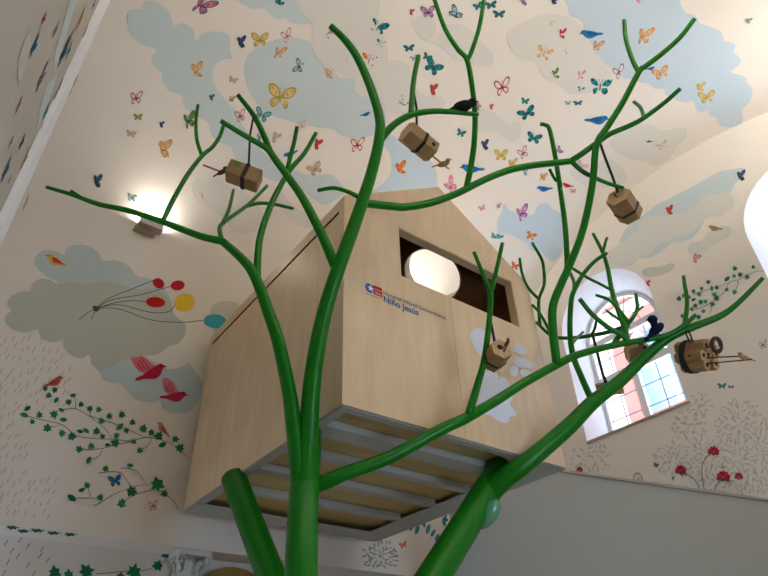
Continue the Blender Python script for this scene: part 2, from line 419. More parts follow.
def butterfly(surf, parent, px, py, w, ang, pal, flat=1.0, pose='open', name='painted_butterfly'):
    e, f, s = PAL[pal]; f = '#ecdcd3' if pose == 'loops' else f; c, a, b = axes(surf, px, py, math.radians(ang)); D = Decal(surf)
    def put(p, sx=1, sk=0, sc=1): return [tuple(c+a*w*(sx*x*sc+sk*y)+b*w*(y*sc*flat)) for x, y in p]
    if pose == 'open': sides = [(1, 0), (-1, 0)]
    elif pose == 'side': sides = [(.95, .25), (.55, -.35)]
    elif pose == 'loops': sides = [(.85, .22), (-.75, .22)]
    else: sides = [(1, .3), (-.45, .3)]
    for n_, (sx, sk) in enumerate(sides):
        k = n_*.3
        D.poly(put(DWS, sx, sk), e, 1+k); D.poly(put(shrink(DWS, .68), sx, sk), f, 2+k)
        D.poly(put(UWS, sx, sk), e, 1.2+k); D.poly(put(shrink(UWS, .74), sx, sk), f, 2.2+k)
        if w > 9 and pose != 'loops':
            D.poly(put(small_ell(.36, .28, .05, .05), sx, sk), s, 3+k); D.poly(put(small_ell(.2, .14, .035, .07), sx, sk), s, 3+k); D.poly(put(small_ell(.24, -.24, .05, .05), sx, sk), s, 3+k)
    D.poly(put(small_ell(0, -.02, .026, .2, 10)), s if pal not in ('teal', 'blue', 'light') else '#2b2f38', 4)
    if w > 9:
        for q in (-1, 1): D.poly(put([(0, .14), (q*.1, .36), (q*.125, .35), (.012, .13)]), s, 4)
    return D.build(name, parent)
BODY = [(-.5, .1), (-.46, .19), (-.38, .23), (-.28, .2), (-.1, .14), (.1, .06), (.26, -.02), (.42, -.05), (.52, -.12), (.4, -.16), (.24, -.15), (.1, -.18), (-.12, -.22), (-.3, -.14), (-.42, .02)]
def bird(surf, parent, px, py, w, ang, body, wing, beak='#3a2c2c', flip=1, raised=True, label=None):
    c, a, b = axes(surf, px, py, math.radians(ang)); D = Decal(surf)
    def put(p): return [tuple(c+a*w*(flip*x)+b*w*y) for x, y in p]
    D.poly(put(smoothp(BODY)), body, 2)
    D.poly(put([(-.49, .14), (-.6, .1), (-.48, .07)]), beak, 2.2)
    if raised:
        D.poly(put(smoothp([(-.22, .12), (-.1, .3), (.06, .52), (.3, .66), (.46, .64), (.5, .5), (.42, .3), (.3, .12), (.14, .02)])), wing, 1.2)
        for k in range(4): D.poly(put([(-.02+k*.1, .12), (.18+k*.08, .56-k*.07), (.2+k*.08, .54-k*.07), (.01+k*.1, .1)]), body, 1.7)
    else:
        D.poly(put(smoothp([(-.24, .1), (-.05, .1), (.2, -.02), (.34, -.08), (.1, -.1), (-.14, -.1)])), wing, 2.6)
    D.poly(put(small_ell(-.4, .14, .022, .022)), '#201820', 3)
    return D.build('painted_bird', parent, label)
# clouds --------------------------------------------------------------------------
BLU, BLU2, GRY, GR2 = '#cad8da', '#c6d7e3', '#e0ddd6', '#c9cbc2'
def cloud(surf, parent, pts, col, layer=1, off=(0, 0), k=1.0, label=None):
    return Decal(surf).px([(off[0]+x*k, off[1]+y*k) for x, y in pts], col, layer).build('painted_cloud', parent, label, fine=surf is BV)
K = 1/4.8
cloud(BV, ceiling, [(127,18),(131,10),(142,9),(143,3),(150,0.5),(160,4),(169,12),(174,25),(183,23),(193,30),(196,41),(202,34),(212,31.5),(225,33),(230,38),(229,50),(232,58),(221,60),(213,69),(213,81),(220,94),(229,104),(236,112),(244,128),(255,141),(267,156),(283,166),(298,171),(304,174),(319,174),(332,175),(341,184),(344,193),(332,202),(323,205),(313,199),(302,190),(288,180),(275,181),(265,177),(252,172),(237,162),(231,148),(216,140),(210,131),(208,123),(194,114),(184,106),(181,95),(169,91),(162,80),(162,73),(153,65),(152,57),(156,49),(142,44),(131,34)], BLU, 1)
cloud(BV, ceiling, [(244,69),(248,56),(259,46),(271,41),(286,38),(302,39),(311,43),(312,49),(318,56),(322,65),(328,71),(336,73),(340,78),(353,79),(355,88),(360,95),(372,98),(380,104),(386,115),(384,130),(373,135),(361,138),(348,137),(338,133),(332,129),(315,127),(300,124),(290,121),(271,115),(257,103),(248,88)], BLU, 1)
cloud(BV, ceiling, [(374,140),(383,134),(391,135),(397,138),(402,144),(411,151),(424,157),(433,164),(437,175),(436,188),(425,194),(390,194),(372,192),(385,182),(391,170),(390,155),(384,146)], BLU2, 1)
cloud(BV, ceiling, [(234,-14),(239,1),(246,6),(254,9),(264,8),(269,14),(278,19),(286,17.5),(290,22),(302,24),(312,23),(311,19),(304,13),(300,5),(302,-14),(270,-20)], BLU, 1)
cloud(BV, ceiling, [(562,-14),(568,5),(570,15),(578,18),(584,24),(584,36),(590,44),(596,53),(606,63),(614,70),(625,78),(634,79),(640,82),(649,84),(655,88.5),(664,88.5),(666,95),(675,99),(685,102),(694,101),(696,109),(702,112.5),(708,110),(710,116),(717,117.5),(719,125),(730,127),(740,125),(743,118.5),(742,110),(750,101),(752.5,90),(747,82),(744,76),(731,72),(739,64.6),(740,58),(734,52),(735,44),(724.6,40.6),(720.5,31),(708,26),(699.7,23),(695.5,15.6),(685,11.5),(680,2),(676,-14),(620,-20)], BLU2, 1)
cloud(BV, ceiling, [(430+x*K,180+y*K) for x,y in [(330,260),(325,200),(345,150),(355,112),(380,145),(430,162),(490,168),(520,125),(560,112),(590,140),(630,165),(642,250),(635,340),(600,385),(560,375),(530,345),(490,340),(470,310),(440,290),(400,268),(360,255)]], BLU2, 1)
for i_, pts in enumerate([[(437,42),(445,26),(462,24),(475,33),(484,44),(493,54),(492,64),(480,67),(468,62),(455,60),(447,52)], [(412,22),(420,15),(432,19),(436,30),(430,39),(420,37)],
    [(478,112),(486,109),(500,117),(508,124),(519,121),(521,133),(514,142),(505,139),(497,132),(485,133),(476,126)],
    [(507,36),(513,28),(525,22),(545,14),(566,16),(580,24),(590,42),(600,60),(612,76),(602,90),(585,93),(570,94),(560,85),(545,78),(535,62),(523,60),(512,50)],
    [(610,146),(617,132),(635,125),(650,124),(665,130),(683,127),(687,135),(678,146),(668,160),(655,166),(645,162),(635,160),(622,155)],
    [(570,174),(575,165),(590,168),(605,158),(620,165),(627,178),(620,185),(605,187),(590,186),(580,183)],
    [(192,184),(198,178),(206,183),(215,178),(227,184),(240,190),(252,198),(263,213),(262,226),(250,233),(235,232),(225,220),(210,209),(195,198)],
    [(298,-14),(303,12),(313,25),(311,45),(318,58),(328,69),(340,73),(352,78),(358,90),(372,97),(381,86),(388,60),(385,40),(378,25),(374,-14)],
    [(386,66),(396,60),(409,67),(412,82),(420,92),(432,98),(442,97),(445,107),(430,113),(402,114),(384,108),(380,85)],
    [(280,190),(286,198),(296,208),(310,213),(316,222),(306,228),(292,222),(284,212),(276,200)]]):
    cloud(BV, ceiling, pts, GRY, 1.5+.12*i_)
k2 = 1/3.2
cloud(BV, wall_back, [(110,105),(120,78),(150,64),(185,70),(206,82),(210,62),(240,48),(278,50),(312,70),(330,98),(370,97),(412,115),(437,147),(475,155),(508,175),(538,205),(540,260),(400,285),(250,265),(190,175),(150,150),(122,125)], '#c2d0d2', 1, (0,230), k2)
cloud(BV, wall_back, [(290,420),(318,455),(335,482),(390,495),(412,522),(450,545),(490,550),(512,546),(522,572),(560,588),(606,580),(636,545),(648,495),(630,462),(603,428),(585,436),(540,446),(480,415),(420,395),(340,400)], '#c0d0d4', 1, (0,230), k2)
cloud(BV, wall_back, [(96,195),(104,172),(130,157),(160,160),(182,172),(232,168),(290,171),(340,166),(395,178),(440,190),(488,186),(525,208),(550,240),(556,270),(590,300),(592,335),(570,362),(540,372),(505,398),(452,404),(400,414),(370,428),(330,448),(302,430),(284,400),(262,410),(232,404),(206,380),(200,354),(170,358),(132,346),(119,318),(90,328),(50,322),(20,302),(18,275),(36,258),(22,240),(33,215),(65,200)], '#c0c4ba', 2, (0,230), k2)
cloud(BV, wall_back, [(672,262),(684,238),(715,228),(750,230),(764,248),(748,280),(712,318),(690,330),(676,300)], '#cfcfc6', 1, (0,230), k2)
cloud(WR, wall_right, [(608+x*K,160+y*K) for x,y in [(60,400),(75,350),(110,305),(170,265),(235,215),(300,185),(360,150),(420,120),(480,85),(540,55),(600,45),(645,38),(657,55),(640,85),(612,110),(592,150),(560,200),(480,270),(455,305),(440,335),(400,375),(350,392),(310,396),(270,430),(220,462),(160,472),(130,440)]], '#c6d4d7', 1)
cloud(WR, wall_right, [(608+x*K,160+y*K) for x,y in [(0,445),(60,402),(130,350),(160,290),(220,270),(280,270),(322,255),(370,255),(430,210),(470,172),(530,162),(580,152),(606,195),(598,225),(560,248),(540,270),(492,274),(455,298),(410,345),(370,366),(330,363),(295,390),(245,400),(205,450),(165,462),(110,508),(50,520),(0,520)]], '#d8d8d2', 1.8)
cloud(WR, wall_right, [(608+x*K,160+y*K) for x,y in [(382,430),(400,398),(450,385),(490,342),(540,320),(582,320),(592,348),(560,380),(530,395),(490,410),(470,440),(430,455),(392,448)]], '#d8d8d2', 1)
cloud(WR, wall_right, [(608+x*K,160+y*K) for x,y in [(165,530),(200,515),(260,510),(308,495),(320,515),(280,545),(220,560),(172,556)]], '#cdcec6', 1)
# butterflies on the vault: px, py, span in px, angle, palette, squash, pose
BF = [(201,5,26,-20,'pinkteal',.8,'tilt'),(194,72,20,20,'orange',.9,'side'),(136,98,15,10,'crimson',.9,'loops'),(138,117,9,0,'olive',.8,'open'),(210,98,9,10,'navy',.8,'side'),(239,43,15,15,'navy',.9,'side'),(233,80,9,-20,'beige',.8,'open'),(231,99,8,0,'olive',.9,'tilt'),(240,116,13,20,'crimson',1,'loops'),(188,121,17,25,'green',1,'tilt'),(160,125,9,10,'navy',.8,'side'),(131,134,10,-10,'beige',.7,'open'),(161,150,22,10,'orange',.9,'side'),(132,198,9,-10,'light',.9,'open'),(95,182,15,10,'navy',1,'side'),(202,196,15,20,'coral',.9,'loops'),
 (260,40,17,0,'yellow',1,'open'),(287,36,14,30,'pink',1,'loops'),(278,53,15,0,'orange',.9,'tilt'),(279,4,14,60,'teal',.8,'side'),(299,66,14,70,'light',.8,'open'),(281,97,27,-10,'yellow',1,'open'),(328,33,14,-35,'purple',1,'side'),(327,74,15,10,'orange',.9,'side'),(347,61,11,30,'pale',.9,'loops'),(369,60,18,-15,'orangered',.9,'open'),(378,27,19,-25,'teal',.9,'open'),(380,43,10,-25,'teal',.9,'open'),(368,92,8,0,'beige',.9,'side'),(262,115,16,-25,'tealpink',.9,'open'),(302,126,10,20,'pale',1,'loops'),(315,144,13,-10,'red',1,'side'),(273,137,13,-20,'beige',1,'side'),(259,139,10,80,'light',.6,'open'),(357,145,17,10,'red',.9,'loops'),(315,169,15,25,'beige',.9,'open'),(398,170,19,25,'orangered',.8,'side'),
 (410,12,8,0,'red',.9,'side'),(428,12,14,5,'purple',1,'open'),(455,16,18,65,'light',.9,'side'),(478,6,9,20,'teal',.9,'open'),(491,5,12,10,'teal',.7,'open'),(499,14,12,0,'teal',.7,'open'),(522,2,11,30,'purple',1,'side'),(409,48,11,5,'teal',.7,'open'),(414,58,7,20,'grey',.9,'open'),(427,57,9,-30,'teal',.9,'open'),(433,67,18,-35,'teal',.9,'open'),(431,90,13,5,'red',1,'side'),(403,104,17,65,'light',.9,'side'),(478,107,8,60,'purple',.8,'open'),(490,107,7,10,'red',.9,'side'),(502,87,20,20,'red',.9,'loops'),(525,101,8,-10,'teal',.9,'open'),(527,113,18,25,'teal',.7,'open'),
 (552,1,14,5,'navy',.6,'side'),(551,23,8,0,'beige',.9,'tilt'),(560,34,15,10,'red',.9,'side'),(544,53,18,-20,'orange',1,'open'),(566,52,15,35,'pale',.7,'loops'),(596,46,14,0,'orange',.9,'tilt'),(554,75,15,30,'green',.9,'side'),(580,75,12,10,'violetpink',1,'tilt'),(581,89,8,-10,'teal',.9,'open'),(600,86,22,-5,'teal',.9,'open'),(568,103,6,0,'grey',.8,'open'),(578,103,9,5,'teal',.6,'open'),(619,72,15,30,'purple',.9,'loops'),(643,36,20,5,'orange',.9,'tilt'),(661,73,17,20,'orange',.8,'open'),(698,88,16,15,'yellow',.6,'side'),(707,97,17,10,'yellow',.8,'open'),(747,21,10,5,'grey',.6,'side'),(637,0,11,0,'pink',.7,'side'),(662,145,14,25,'beige',.7,'open'),
 (461,133,9,-20,'teal',.9,'open'),(483,146,13,20,'navy',.9,'side'),(501,155,13,0,'yellow',1,'open'),(523,153,13,35,'crimson',.9,'loops'),(511,164,13,15,'yellow',.8,'tilt'),(450,187,17,55,'pink',.9,'tilt'),(524,173,8,20,'light',.9,'side'),(534,138,15,-15,'teal',.8,'open'),(542,177,10,5,'orange',.9,'tilt'),(573,191,6,0,'pink',.9,'open'),(559,152,10,60,'purple',.9,'side'),(482,208,7,20,'pink',.9,'open'),(498,206,6,10,'purple',.9,'tilt'),(521,214,17,30,'violetpink',.9,'tilt'),(531,236,10,-20,'orangered',.9,'open'),(515,266,9,-20,'coral',.9,'open'),(582,166,12,-30,'pale',.8,'open')]
for px, py, w, ang, pal, fl, pose in BF: butterfly(BV, ceiling, px, py, w*1.03, ang, pal, fl, pose)
butterfly(BV, ceiling, 494, 238, 9, 75, 'tealpink', .9, 'side'); butterfly(BV, ceiling, 501, 238, 9, 105, 'tealpink', .9, 'side')
for px, py, w, ang, fl in [(592,33,22,12,-1),(596,119,23,-10,1),(473,168,23,8,-1),(545,188,15,12,-1),(365,114,10,5,1),(291,153,15,35,-1),(650,141,9,5,-1),(650,68,9,0,1)]:
    bird(BV, ceiling, px, py, w, ang, '#2a7ab5', '#1f5f96', flip=-fl, raised=False, label='small blue painted bird')
bird(BV, ceiling, 568, 185, 11, 0, '#c9404a', '#a82c3a', flip=1, raised=False, label='small red painted bird')
for px, py, w, ang, pal, fl, pose in [(739,177,15,20,'navy',.8,'side'),(668,212,13,25,'red',.9,'side'),(694,258,12,-15,'pink',.9,'side'),(647,284,8,20,'red',.9,'side'),(722,386,9,0,'teal',.7,'open'),(731,387,6,0,'teal',.6,'open'),(763,345,10,25,'purple',.9,'loops'),(656,465,5,-20,'navy',.9,'open'),(723,467,5,-40,'grey',.9,'open')]:
    butterfly(WR, wall_right, px, py, w, ang, pal, fl, pose)
bird(WR, wall_right, 716, 228, 14, 5, '#a58a4c', '#7f8a4a', flip=1, raised=False, label='olive painted bird')
# left pier
for x, y, w, h, col in [(-99,0,0,0,0)]: pass
Decal(LW).px([(72,-8),(79,-8),(71,18),(64,40),(58,60),(53,72),(56,48),(64,20)], BLU, 1).build('painted_cloud', wall_left)
Decal(LW).px([(46,88),(52,80),(56,76),(50,96),(42,118),(36,130),(39,112)], BLU, 1).build('painted_cloud', wall_left)
Decal(LW).px([(88,35),(92,28),(88,46),(80,66),(72,88),(67,98),(74,72)], BLU, 1).build('painted_cloud', wall_left)
Decal(LW).px([(24,40),(29,34),(30,52),(24,70),(18,82),(18,62)], '#cfcbc0', 1).build('painted_cloud', wall_left)
def sliver(x, y, L, pal, lean=.46, k=.16):
    """a butterfly on the pier: sized so that its height up the wall spans L pixels"""
    c, a, b = axes(LW, x, y, 0); b1 = Vector((0, (Vector(LW.cast(x+L*lean/2, y-L/2))-Vector(LW.cast(x-L*lean/2, y+L/2))).y))
    h = abs(b1.y); e, f, s = PAL[pal]; D = Decal(LW); hw = max(.03, h*.34)
    def put(p, sx): return [(c.x+sx*q[0]*hw*2*.8, c.y+q[1]*h*1.15) for q in p]
    for n_, sx in enumerate((1, -1)):
        D.poly(put(DWS, sx), e, 1+.2*n_); D.poly(put(shrink(DWS, .65), sx), f, 2+.2*n_); D.poly(put(UWS, sx), e, 1.2+.2*n_); D.poly(put(shrink(UWS, .7), sx), f, 2.2+.2*n_)
    D.poly(put(small_ell(0, 0, .025, .3), 1), '#2b2f38', 3)
    D.build('painted_butterfly', wall_left)
for x, y, L, pal in [(43,19,11,'red'),(33,47,23,'blue'),(55,30,14,'grey'),(63,53,24,'navy'),(69,40,14,'grey'),(84,34,14,'purple'),(41,78,26,'purple'),(57,93,22,'grey'),(18,106,16,'crimson'),(21,143,14,'navy'),(10,143,11,'grey'),(37,138,22,'red'),(5,171,22,'blue'),(9,180,9,'crimson'),(24,160,18,'orange'),(25,203,13,'grey'),(93,5,8,'navy'),(101,6,13,'navy'),(80,20,18,'orange'),(68,51,14,'teal'),(74,81,20,'grey'),(45,112,14,'blue')]:
    sliver(x, y, L, pal)
# end wall: birds, balloons, ivy, rain -------------------------------------------
bird(BV, wall_back, 57, 261, 22, -14, '#e3b54c', '#c43a2c', flip=1, raised=False, label='yellow and red painted bird')
bird(BV, wall_back, 150, 373, 31, 12, '#b21f44', '#d6707f', flip=-1, raised=True, label='crimson painted bird with pink raised wing')
bird(BV, wall_back, 173, 396, 26, -8, '#b82c4c', '#d28089', flip=-1, raised=True, label='small crimson painted bird with raised wing')
bird(BV, wall_back, 53, 382, 20, 12, '#c5573c', '#a94832', flip=-1, raised=False, label='orange painted bird')
bird(BV, wall_back, 164, 430, 17, -38, '#cf8279', '#b3625c', flip=1, raised=False, label='pink painted bird')
butterfly(BV, wall_back, 115, 481, 13, 10, 'blue', 1, 'open'); butterfly(BV, wall_back, 153, 506, 11, 15, 'crimson', 1.0, 'loops')
BAL = [(158.4,283.5,6,4.8,-30,'#b3202a'),(177.5,285.6,7,5,8,'#bb2030'),(155.3,302.5,9.7,5.2,-4,'#bd2222'),(184.4,302.8,10.2,9,15,'#e8c33e'),(215,321.5,11.5,7,-5,'#3fa3b5')]
CN = ['dark red', 'round red', 'long red', 'yellow', 'blue']
for i, (x, y, rx, ry, ang, col) in enumerate(BAL):
    D = Decal(BV); t = math.radians(ang)
    D.px([(x+rx*math.cos(q)*math.cos(t)-ry*math.sin(q)*math.sin(t), y-rx*math.cos(q)*math.sin(t)-ry*math.sin(q)*math.cos(t)) for q in [2*PI*k/14 for k in range(14)]], col, 3, 2)
    ex = x-rx*math.cos(t)
    ey = y+rx*math.sin(t)
    D.stroke({0: [(95,309),(108,299),(130,290),(ex,ey)], 1: [(95,309),(112,300),(140,295),(ex,ey)], 2: [(95,309),(115,303),(132,301),(ex,ey)], 3: [(95,309),(118,305),(150,312.5),(168,312),(ex,ey)], 4: [(95,309),(118,309),(150,320),(180,322.5),(ex,ey)]}[i], .7, '#4c4a44', 2.5)
    D.build('painted_balloon', wall_back, CN[i]+' painted balloon')
D = Decal(BV); D.stroke([(95,309),(86,314),(79,320)], .7, '#4c4a44', 2.6); D.stroke([(96,310),(93,315),(91,320)], .7, '#4c4a44', 2.6); D.px([(93,306),(97,307),(99,310),(96,312),(93,310)], '#4c4a44', 2.8, 2); D.build('painted_knot', wall_back)
LEAF = smoothp([(0,-.5),(.18,-.3),(.5,-.28),(.3,0),(.36,.26),(.14,.2),(0,.5),(-.14,.2),(-.4,.22),(-.28,0),(-.48,-.3),(-.16,-.3)], 2)
OVAL = smoothp([(0,-.5),(.26,-.15),(.24,.2),(0,.5),(-.24,.2),(-.26,-.15)], 2)
def vine(surf, parent, stems, leaves, off, k, size, stemc, leafc, label=None, shape=None):
    rnd = random.Random(len(leaves)); D = Decal(surf)
    for s in stems: D.stroke([(off[0]+x*k, off[1]+y*k) for x, y in s], .8, stemc, 2, 5, .6)
    for n_, l in enumerate(leaves):
        sc = size*(l[2] if len(l) > 2 else 1)*rnd.uniform(.85, 1.15)
        c, a, b = axes(surf, off[0]+l[0]*k, off[1]+l[1]*k, rnd.uniform(-2.4, 2.4)); shp = LEAF if rnd.random() < .8 else OVAL
        D.poly([tuple(c+a*sc*x+b*sc*y) for x, y in (shape or shp)], leafc[n_ % len(leafc)], 3)
    return D.build('painted_vine', parent, label)
GL = ('#21794f', '#1f6e4a', '#2a8558')
k3 = 1/3.84
vine(BV, wall_back, [[(75,208),(150,228),(240,250),(290,290),(360,302),(440,305),(500,312),(560,298),(620,308),(670,330),(728,380)],[(235,192),(290,188),(350,222),(400,262),(430,300)],[(345,215),(430,243),(480,262),(540,290),(580,302)],[(290,345),(380,342),(440,328),(500,314)],[(340,385),(375,372),(395,345)],[(530,347),(560,335),(582,305)],[(290,190),(290,160),(282,140)],[(345,215),(345,190)],[(180,265),(230,250)]],
 [(172,110),(208,115),(187,135),(215,155),(262,162),(280,137),(312,172),(343,187),(378,190),(235,193),(105,187),(93,212,1.2),(150,213),(123,237),(208,208,1.2),(243,230),(183,263,1.25),(240,282,1.2),(275,292,1.2),(307,275),(330,272),(372,275,1.2),(392,293),(390,235),(420,217),(467,212),(460,257,1.2),(485,270,.8),(507,241),(548,265,1.2),(582,280),(610,290,1.2),(448,290),(443,317,1.2),(412,327,.9),(348,332),(305,343),(340,385,1.2),(513,313),(535,347,1.2),(623,326,1.2),(672,303),(688,338,1.6)], (0,360), k3, 7.2, '#7d7466', GL, 'long painted ivy spray')
vine(BV, wall_back, [[(360,560),(385,548),(440,515),(520,485),(575,478)],[(275,530),(340,530),(385,536)],[(348,525),(335,485)],[(460,552),(510,522),(590,500),(640,520),(668,545),(683,575)],[(375,435),(450,430),(480,455),(500,484)],[(465,415),(520,425),(560,476)]],
 [(405,417),(500,405),(335,482),(313,500),(275,530,1.2),(385,527),(467,550,1.3),(507,505,1.5),(602,480,1.8),(632,515,1.3)], (0,360), k3, 7.5, '#7d7466', GL, 'short painted ivy spray with large leaves')
vine(LB, wall_back, [[(96,574),(130,571),(150,569),(170,558),(180,552)]], [(54,573,1.4),(69,575,1),(87,571,1.3),(134,571,1.5),(157,566,1.2),(166,555,1),(120,577,.9),(175,556,.8)], (0,0), 1, 11, '#6a6a58', ('#1f6e4a', '#237a50'), 'painted ivy spray under the ledge')
D = Decal(SF)
for x, y, w in [(12,527.5,9),(23,531,9),(37,530.5,10),(53,533,10),(70,534.5,9)]:
    c, a, b = axes(SF, x, y, 0); D.poly([(c.x+p[0]*w*.013, c.y+p[1]*.16) for p in LEAF], '#1f6248', 1)
D.build('painted_leaves', wall_back, kind='stuff')
D = Decal(BV); rnd = random.Random(3)
for gx in range(0, 120, 7):
    for gy in range(338, 520, 11):
        x, y = gx+rnd.uniform(-2.5, 2.5)+gy*.0, gy+rnd.uniform(-4, 4)
        if y < 352+max(0, x-60)*.75 and x > 60: continue
        if y < 333+.12*x or (x > 20 and 410 < y < 475 and x > 24+(y-440)*.3) or (x > 60 and y > 470): continue
        if x > 75-(y-360)*.15: continue
        L = rnd.uniform(3.5, 6.5); col = '#bfb3a3' if rnd.random() < .75 else '#d3ab98'
        D.stroke([(x+L*.28, y-L/2), (x-L*.28, y+L/2)], .75, col, 1, 1)
D.build('painted_raindrops', wall_back, kind='stuff')
D = Decal(LB)
for x, y in [(6,543),(20,540),(28,546),(18,556),(8,562),(28,565),(42,549),(40,556),(4,573),(34,573),(12,551),(48,560)]: D.stroke([(x+1.8, y-3), (x-1.8, y+3)], .8, '#7f7a6c', 1, 1)
D.build('painted_raindrops', wall_back, kind='stuff')
# window wall: ivy, grey foliage, red flowers
k4 = 1/5.76
vine(WR, wall_right, [[(190,405),(260,382),(320,340),(370,300),(402,245),(450,230),(510,200),(560,180),(600,180)],[(190,315),(260,292),(330,270),(402,245)],[(450,230),(447,265),(430,298)],[(300,360),(296,400),(285,430)]],
 [(540,157),(505,215,1.2),(465,200,1.1),(435,165),(430,208),(388,225,1.1),(385,287),(430,300),(278,242),(240,280),(300,280,1.1),(330,275),(195,295),(225,312),(195,345),(235,357),(262,355),(205,378),(183,400),(313,315),(325,337,1.2),(303,368),(250,410),(225,443),(113,340),(137,320),(165,328),(135,437)], (660,240), k4, 5.6, '#9d9287', ('#2f7f6a', '#3b8a74', '#2b6f5c'), 'painted ivy spray beside the window')
def scatter(surf, parent, ells, step, L, cols, seed, clip=None, label=None):
    rnd = random.Random(seed); D = Decal(surf)
    xs = [e[0]-e[2] for e in ells]+[e[0]+e[2] for e in ells]; ys = [e[1]-e[3] for e in ells]+[e[1]+e[3] for e in ells]
    y = min(ys)
    while y < max(ys):
        x = min(xs)
        while x < max(xs):
            qx, qy = x+rnd.uniform(-.5, .5)*step, y+rnd.uniform(-.5, .5)*step
            e = min(ells, key=lambda e: ((qx-e[0])/e[2])**2+((qy-e[1])/e[3])**2)
            if ((qx-e[0])/e[2])**2+((qy-e[1])/e[3])**2 < 1 and (not clip or clip(qx, qy)):
                t = math.atan2(qy-e[1], qx-e[0])+rnd.uniform(-.9, .9); l = L*rnd.uniform(.75, 1.2); dx, dy = math.cos(t)*l/2, math.sin(t)*l/2
                nx, ny = -dy*.32, dx*.32
                D.poly([surf.cast(qx-dx, qy-dy), surf.cast(qx+nx, qy+ny), surf.cast(qx+dx, qy+dy), surf.cast(qx-nx, qy-ny)], rnd.choice(cols), 1)
            x += step
        y += step
    return D.build('foliage_shapes', parent, label, kind='stuff')
FG = ('#cdcbc3', '#d3d0c7', '#c4c5bf')
def notwin(x, y): return y > 402-(x-688)*.4+3 or x > 694+(y-402)*.36
scatter(WR, wall_right, [(741,425,26,26),(700,405,12,14),(690,425,18,18),(674,460,20,18),(705,460,26,22),(742,460,26,34),(760,455,16,40),(718,485,20,10)], 4.3, 6.2, FG, 5, notwin, 'pale grey painted leaves around the red flowers')
scatter(WR, wall_right, [(585,458,16,13),(601,458,10,14)], 4.5, 6, FG, 6, lambda x, y: y > 446-(x-585)*.33 and x > 567, 'pale grey painted leaves below the window')
scatter(BV, wall_back, [(380,556,19,16)], 3.6, 6, ('#93a2a2', '#a2adaa'), 8, lambda x, y: y > 541-(x-376)*.38+2 and y < 567, 'blue grey painted leaves under the tree house')
D = Decal(BV)
for x, y, L, t in [(411,527,9,80),(417,530,10,70),(424,524,8,95),(428,529,11,75),(433,533,9,60),(437,538,9,70),(444,522,10,100),(447,533,8,50),(440,545,9,60),(450,540,8,90)]:
    c, a, b = axes(BV, x, y, math.radians(t)); D.poly([tuple(c+a*L*q[1]+b*L*q[0]*.75) for q in OVAL], '#3b8390' if x % 2 else '#4a95a0', 1)
D.build('painted_leaves', wall_back, 'teal painted leaves under the tree house')
butterfly(BV, wall_back, 403, 545, 8, 20, 'coral', .9, 'open'); butterfly(BV, wall_back, 445, 520, 8, 50, 'blue', .9, 'side')
def flower(x, y, w, stem):
    D = Decal(WR); D.stroke(stem, .9, '#6f8a80', 2, 6)
    for kx in range(7):
        c, a, b = axes(WR, x, y, math.radians(-25+kx*36)); D.poly([tuple(c+a*w*(.05+.5*(q[1]+.5))+b*w*q[0]*.62) for q in OVAL], ['#b3283a', '#a01f33', '#c23a48'][kx % 3], 3+kx*.15)
    c, a, b = axes(WR, x, y+1, 0); D.poly([tuple(c+a*w*q[0]+b*w*q[1]) for q in small_ell(0, -.1, .13, .16)], '#3f5f50', 4.5)
    D.build('painted_flower', wall_right, 'red painted flower')
flower(714,452,11,[(705,494),(702,470),(706,458),(713,453)]); flower(681,471,11,[(701,492),(695,480),(686,474),(682,473)]); flower(723.5,477.5,13,[(714.5,495),(716,486),(722,480)]); flower(739,477,8,[(728,482),(734,480)]); flower(580,470,6,[(580,480),(580,472)])
D = Decal(WR); D.stroke([(634,482),(634,476),(638,473),(642,477),(641,483)], .9, '#8fa59a', 2); D.stroke([(637,482),(639,478)], .9, '#8fa59a', 2); D.build('painted_tendril', wall_right)
# ------------------------------------------------------------------ grey sloping parapet at the right
Q1 = at(566, 470.5, 7.5); q2 = ray(768, 499); Q2 = EYE+q2*(7.36/q2.x)
dq = Q2-Q1; QL = Q1-dq*.645; QR = Q2+dq*.02
nh = Vector((dq.y, -dq.x, 0)).normalized(); nh = nh if nh.y > 0 else -nh
bm = bmesh.new()
f = [Vector((QL.x, QL.y, 0)), Vector((QR.x, QR.y, 0)), QR-Vector((0, 0, .03)), QL-Vector((0, 0, .03))]
a = [bm.verts.new(p) for p in f]; b = [bm.verts.new(p+nh*.12) for p in f]
bm.faces.new(a); bm.faces.new(list(reversed(b)))
for i in range(4): bm.faces.new((a[i], a[(i+1) % 4], b[(i+1) % 4], b[i]))
bmesh.ops.recalc_face_normals(bm, faces=bm.faces)
par = empty('wall_partition', (QL.x, QL.y, 0), 'plain grey sloping parapet wall beside the tree house', 'wall', kind='structure')
obj('parapet_panel', bm, GREYW, par)
bm = bmesh.new(); ax = (dq.normalized(), nh, dq.normalized().cross(nh))
obox(bm, (QL+QR)/2+nh*.055-Vector((0, 0, .015)), ax, ((QR-QL).length/2, .075, .014)); obj('parapet_cap', bm, CAPM, par)
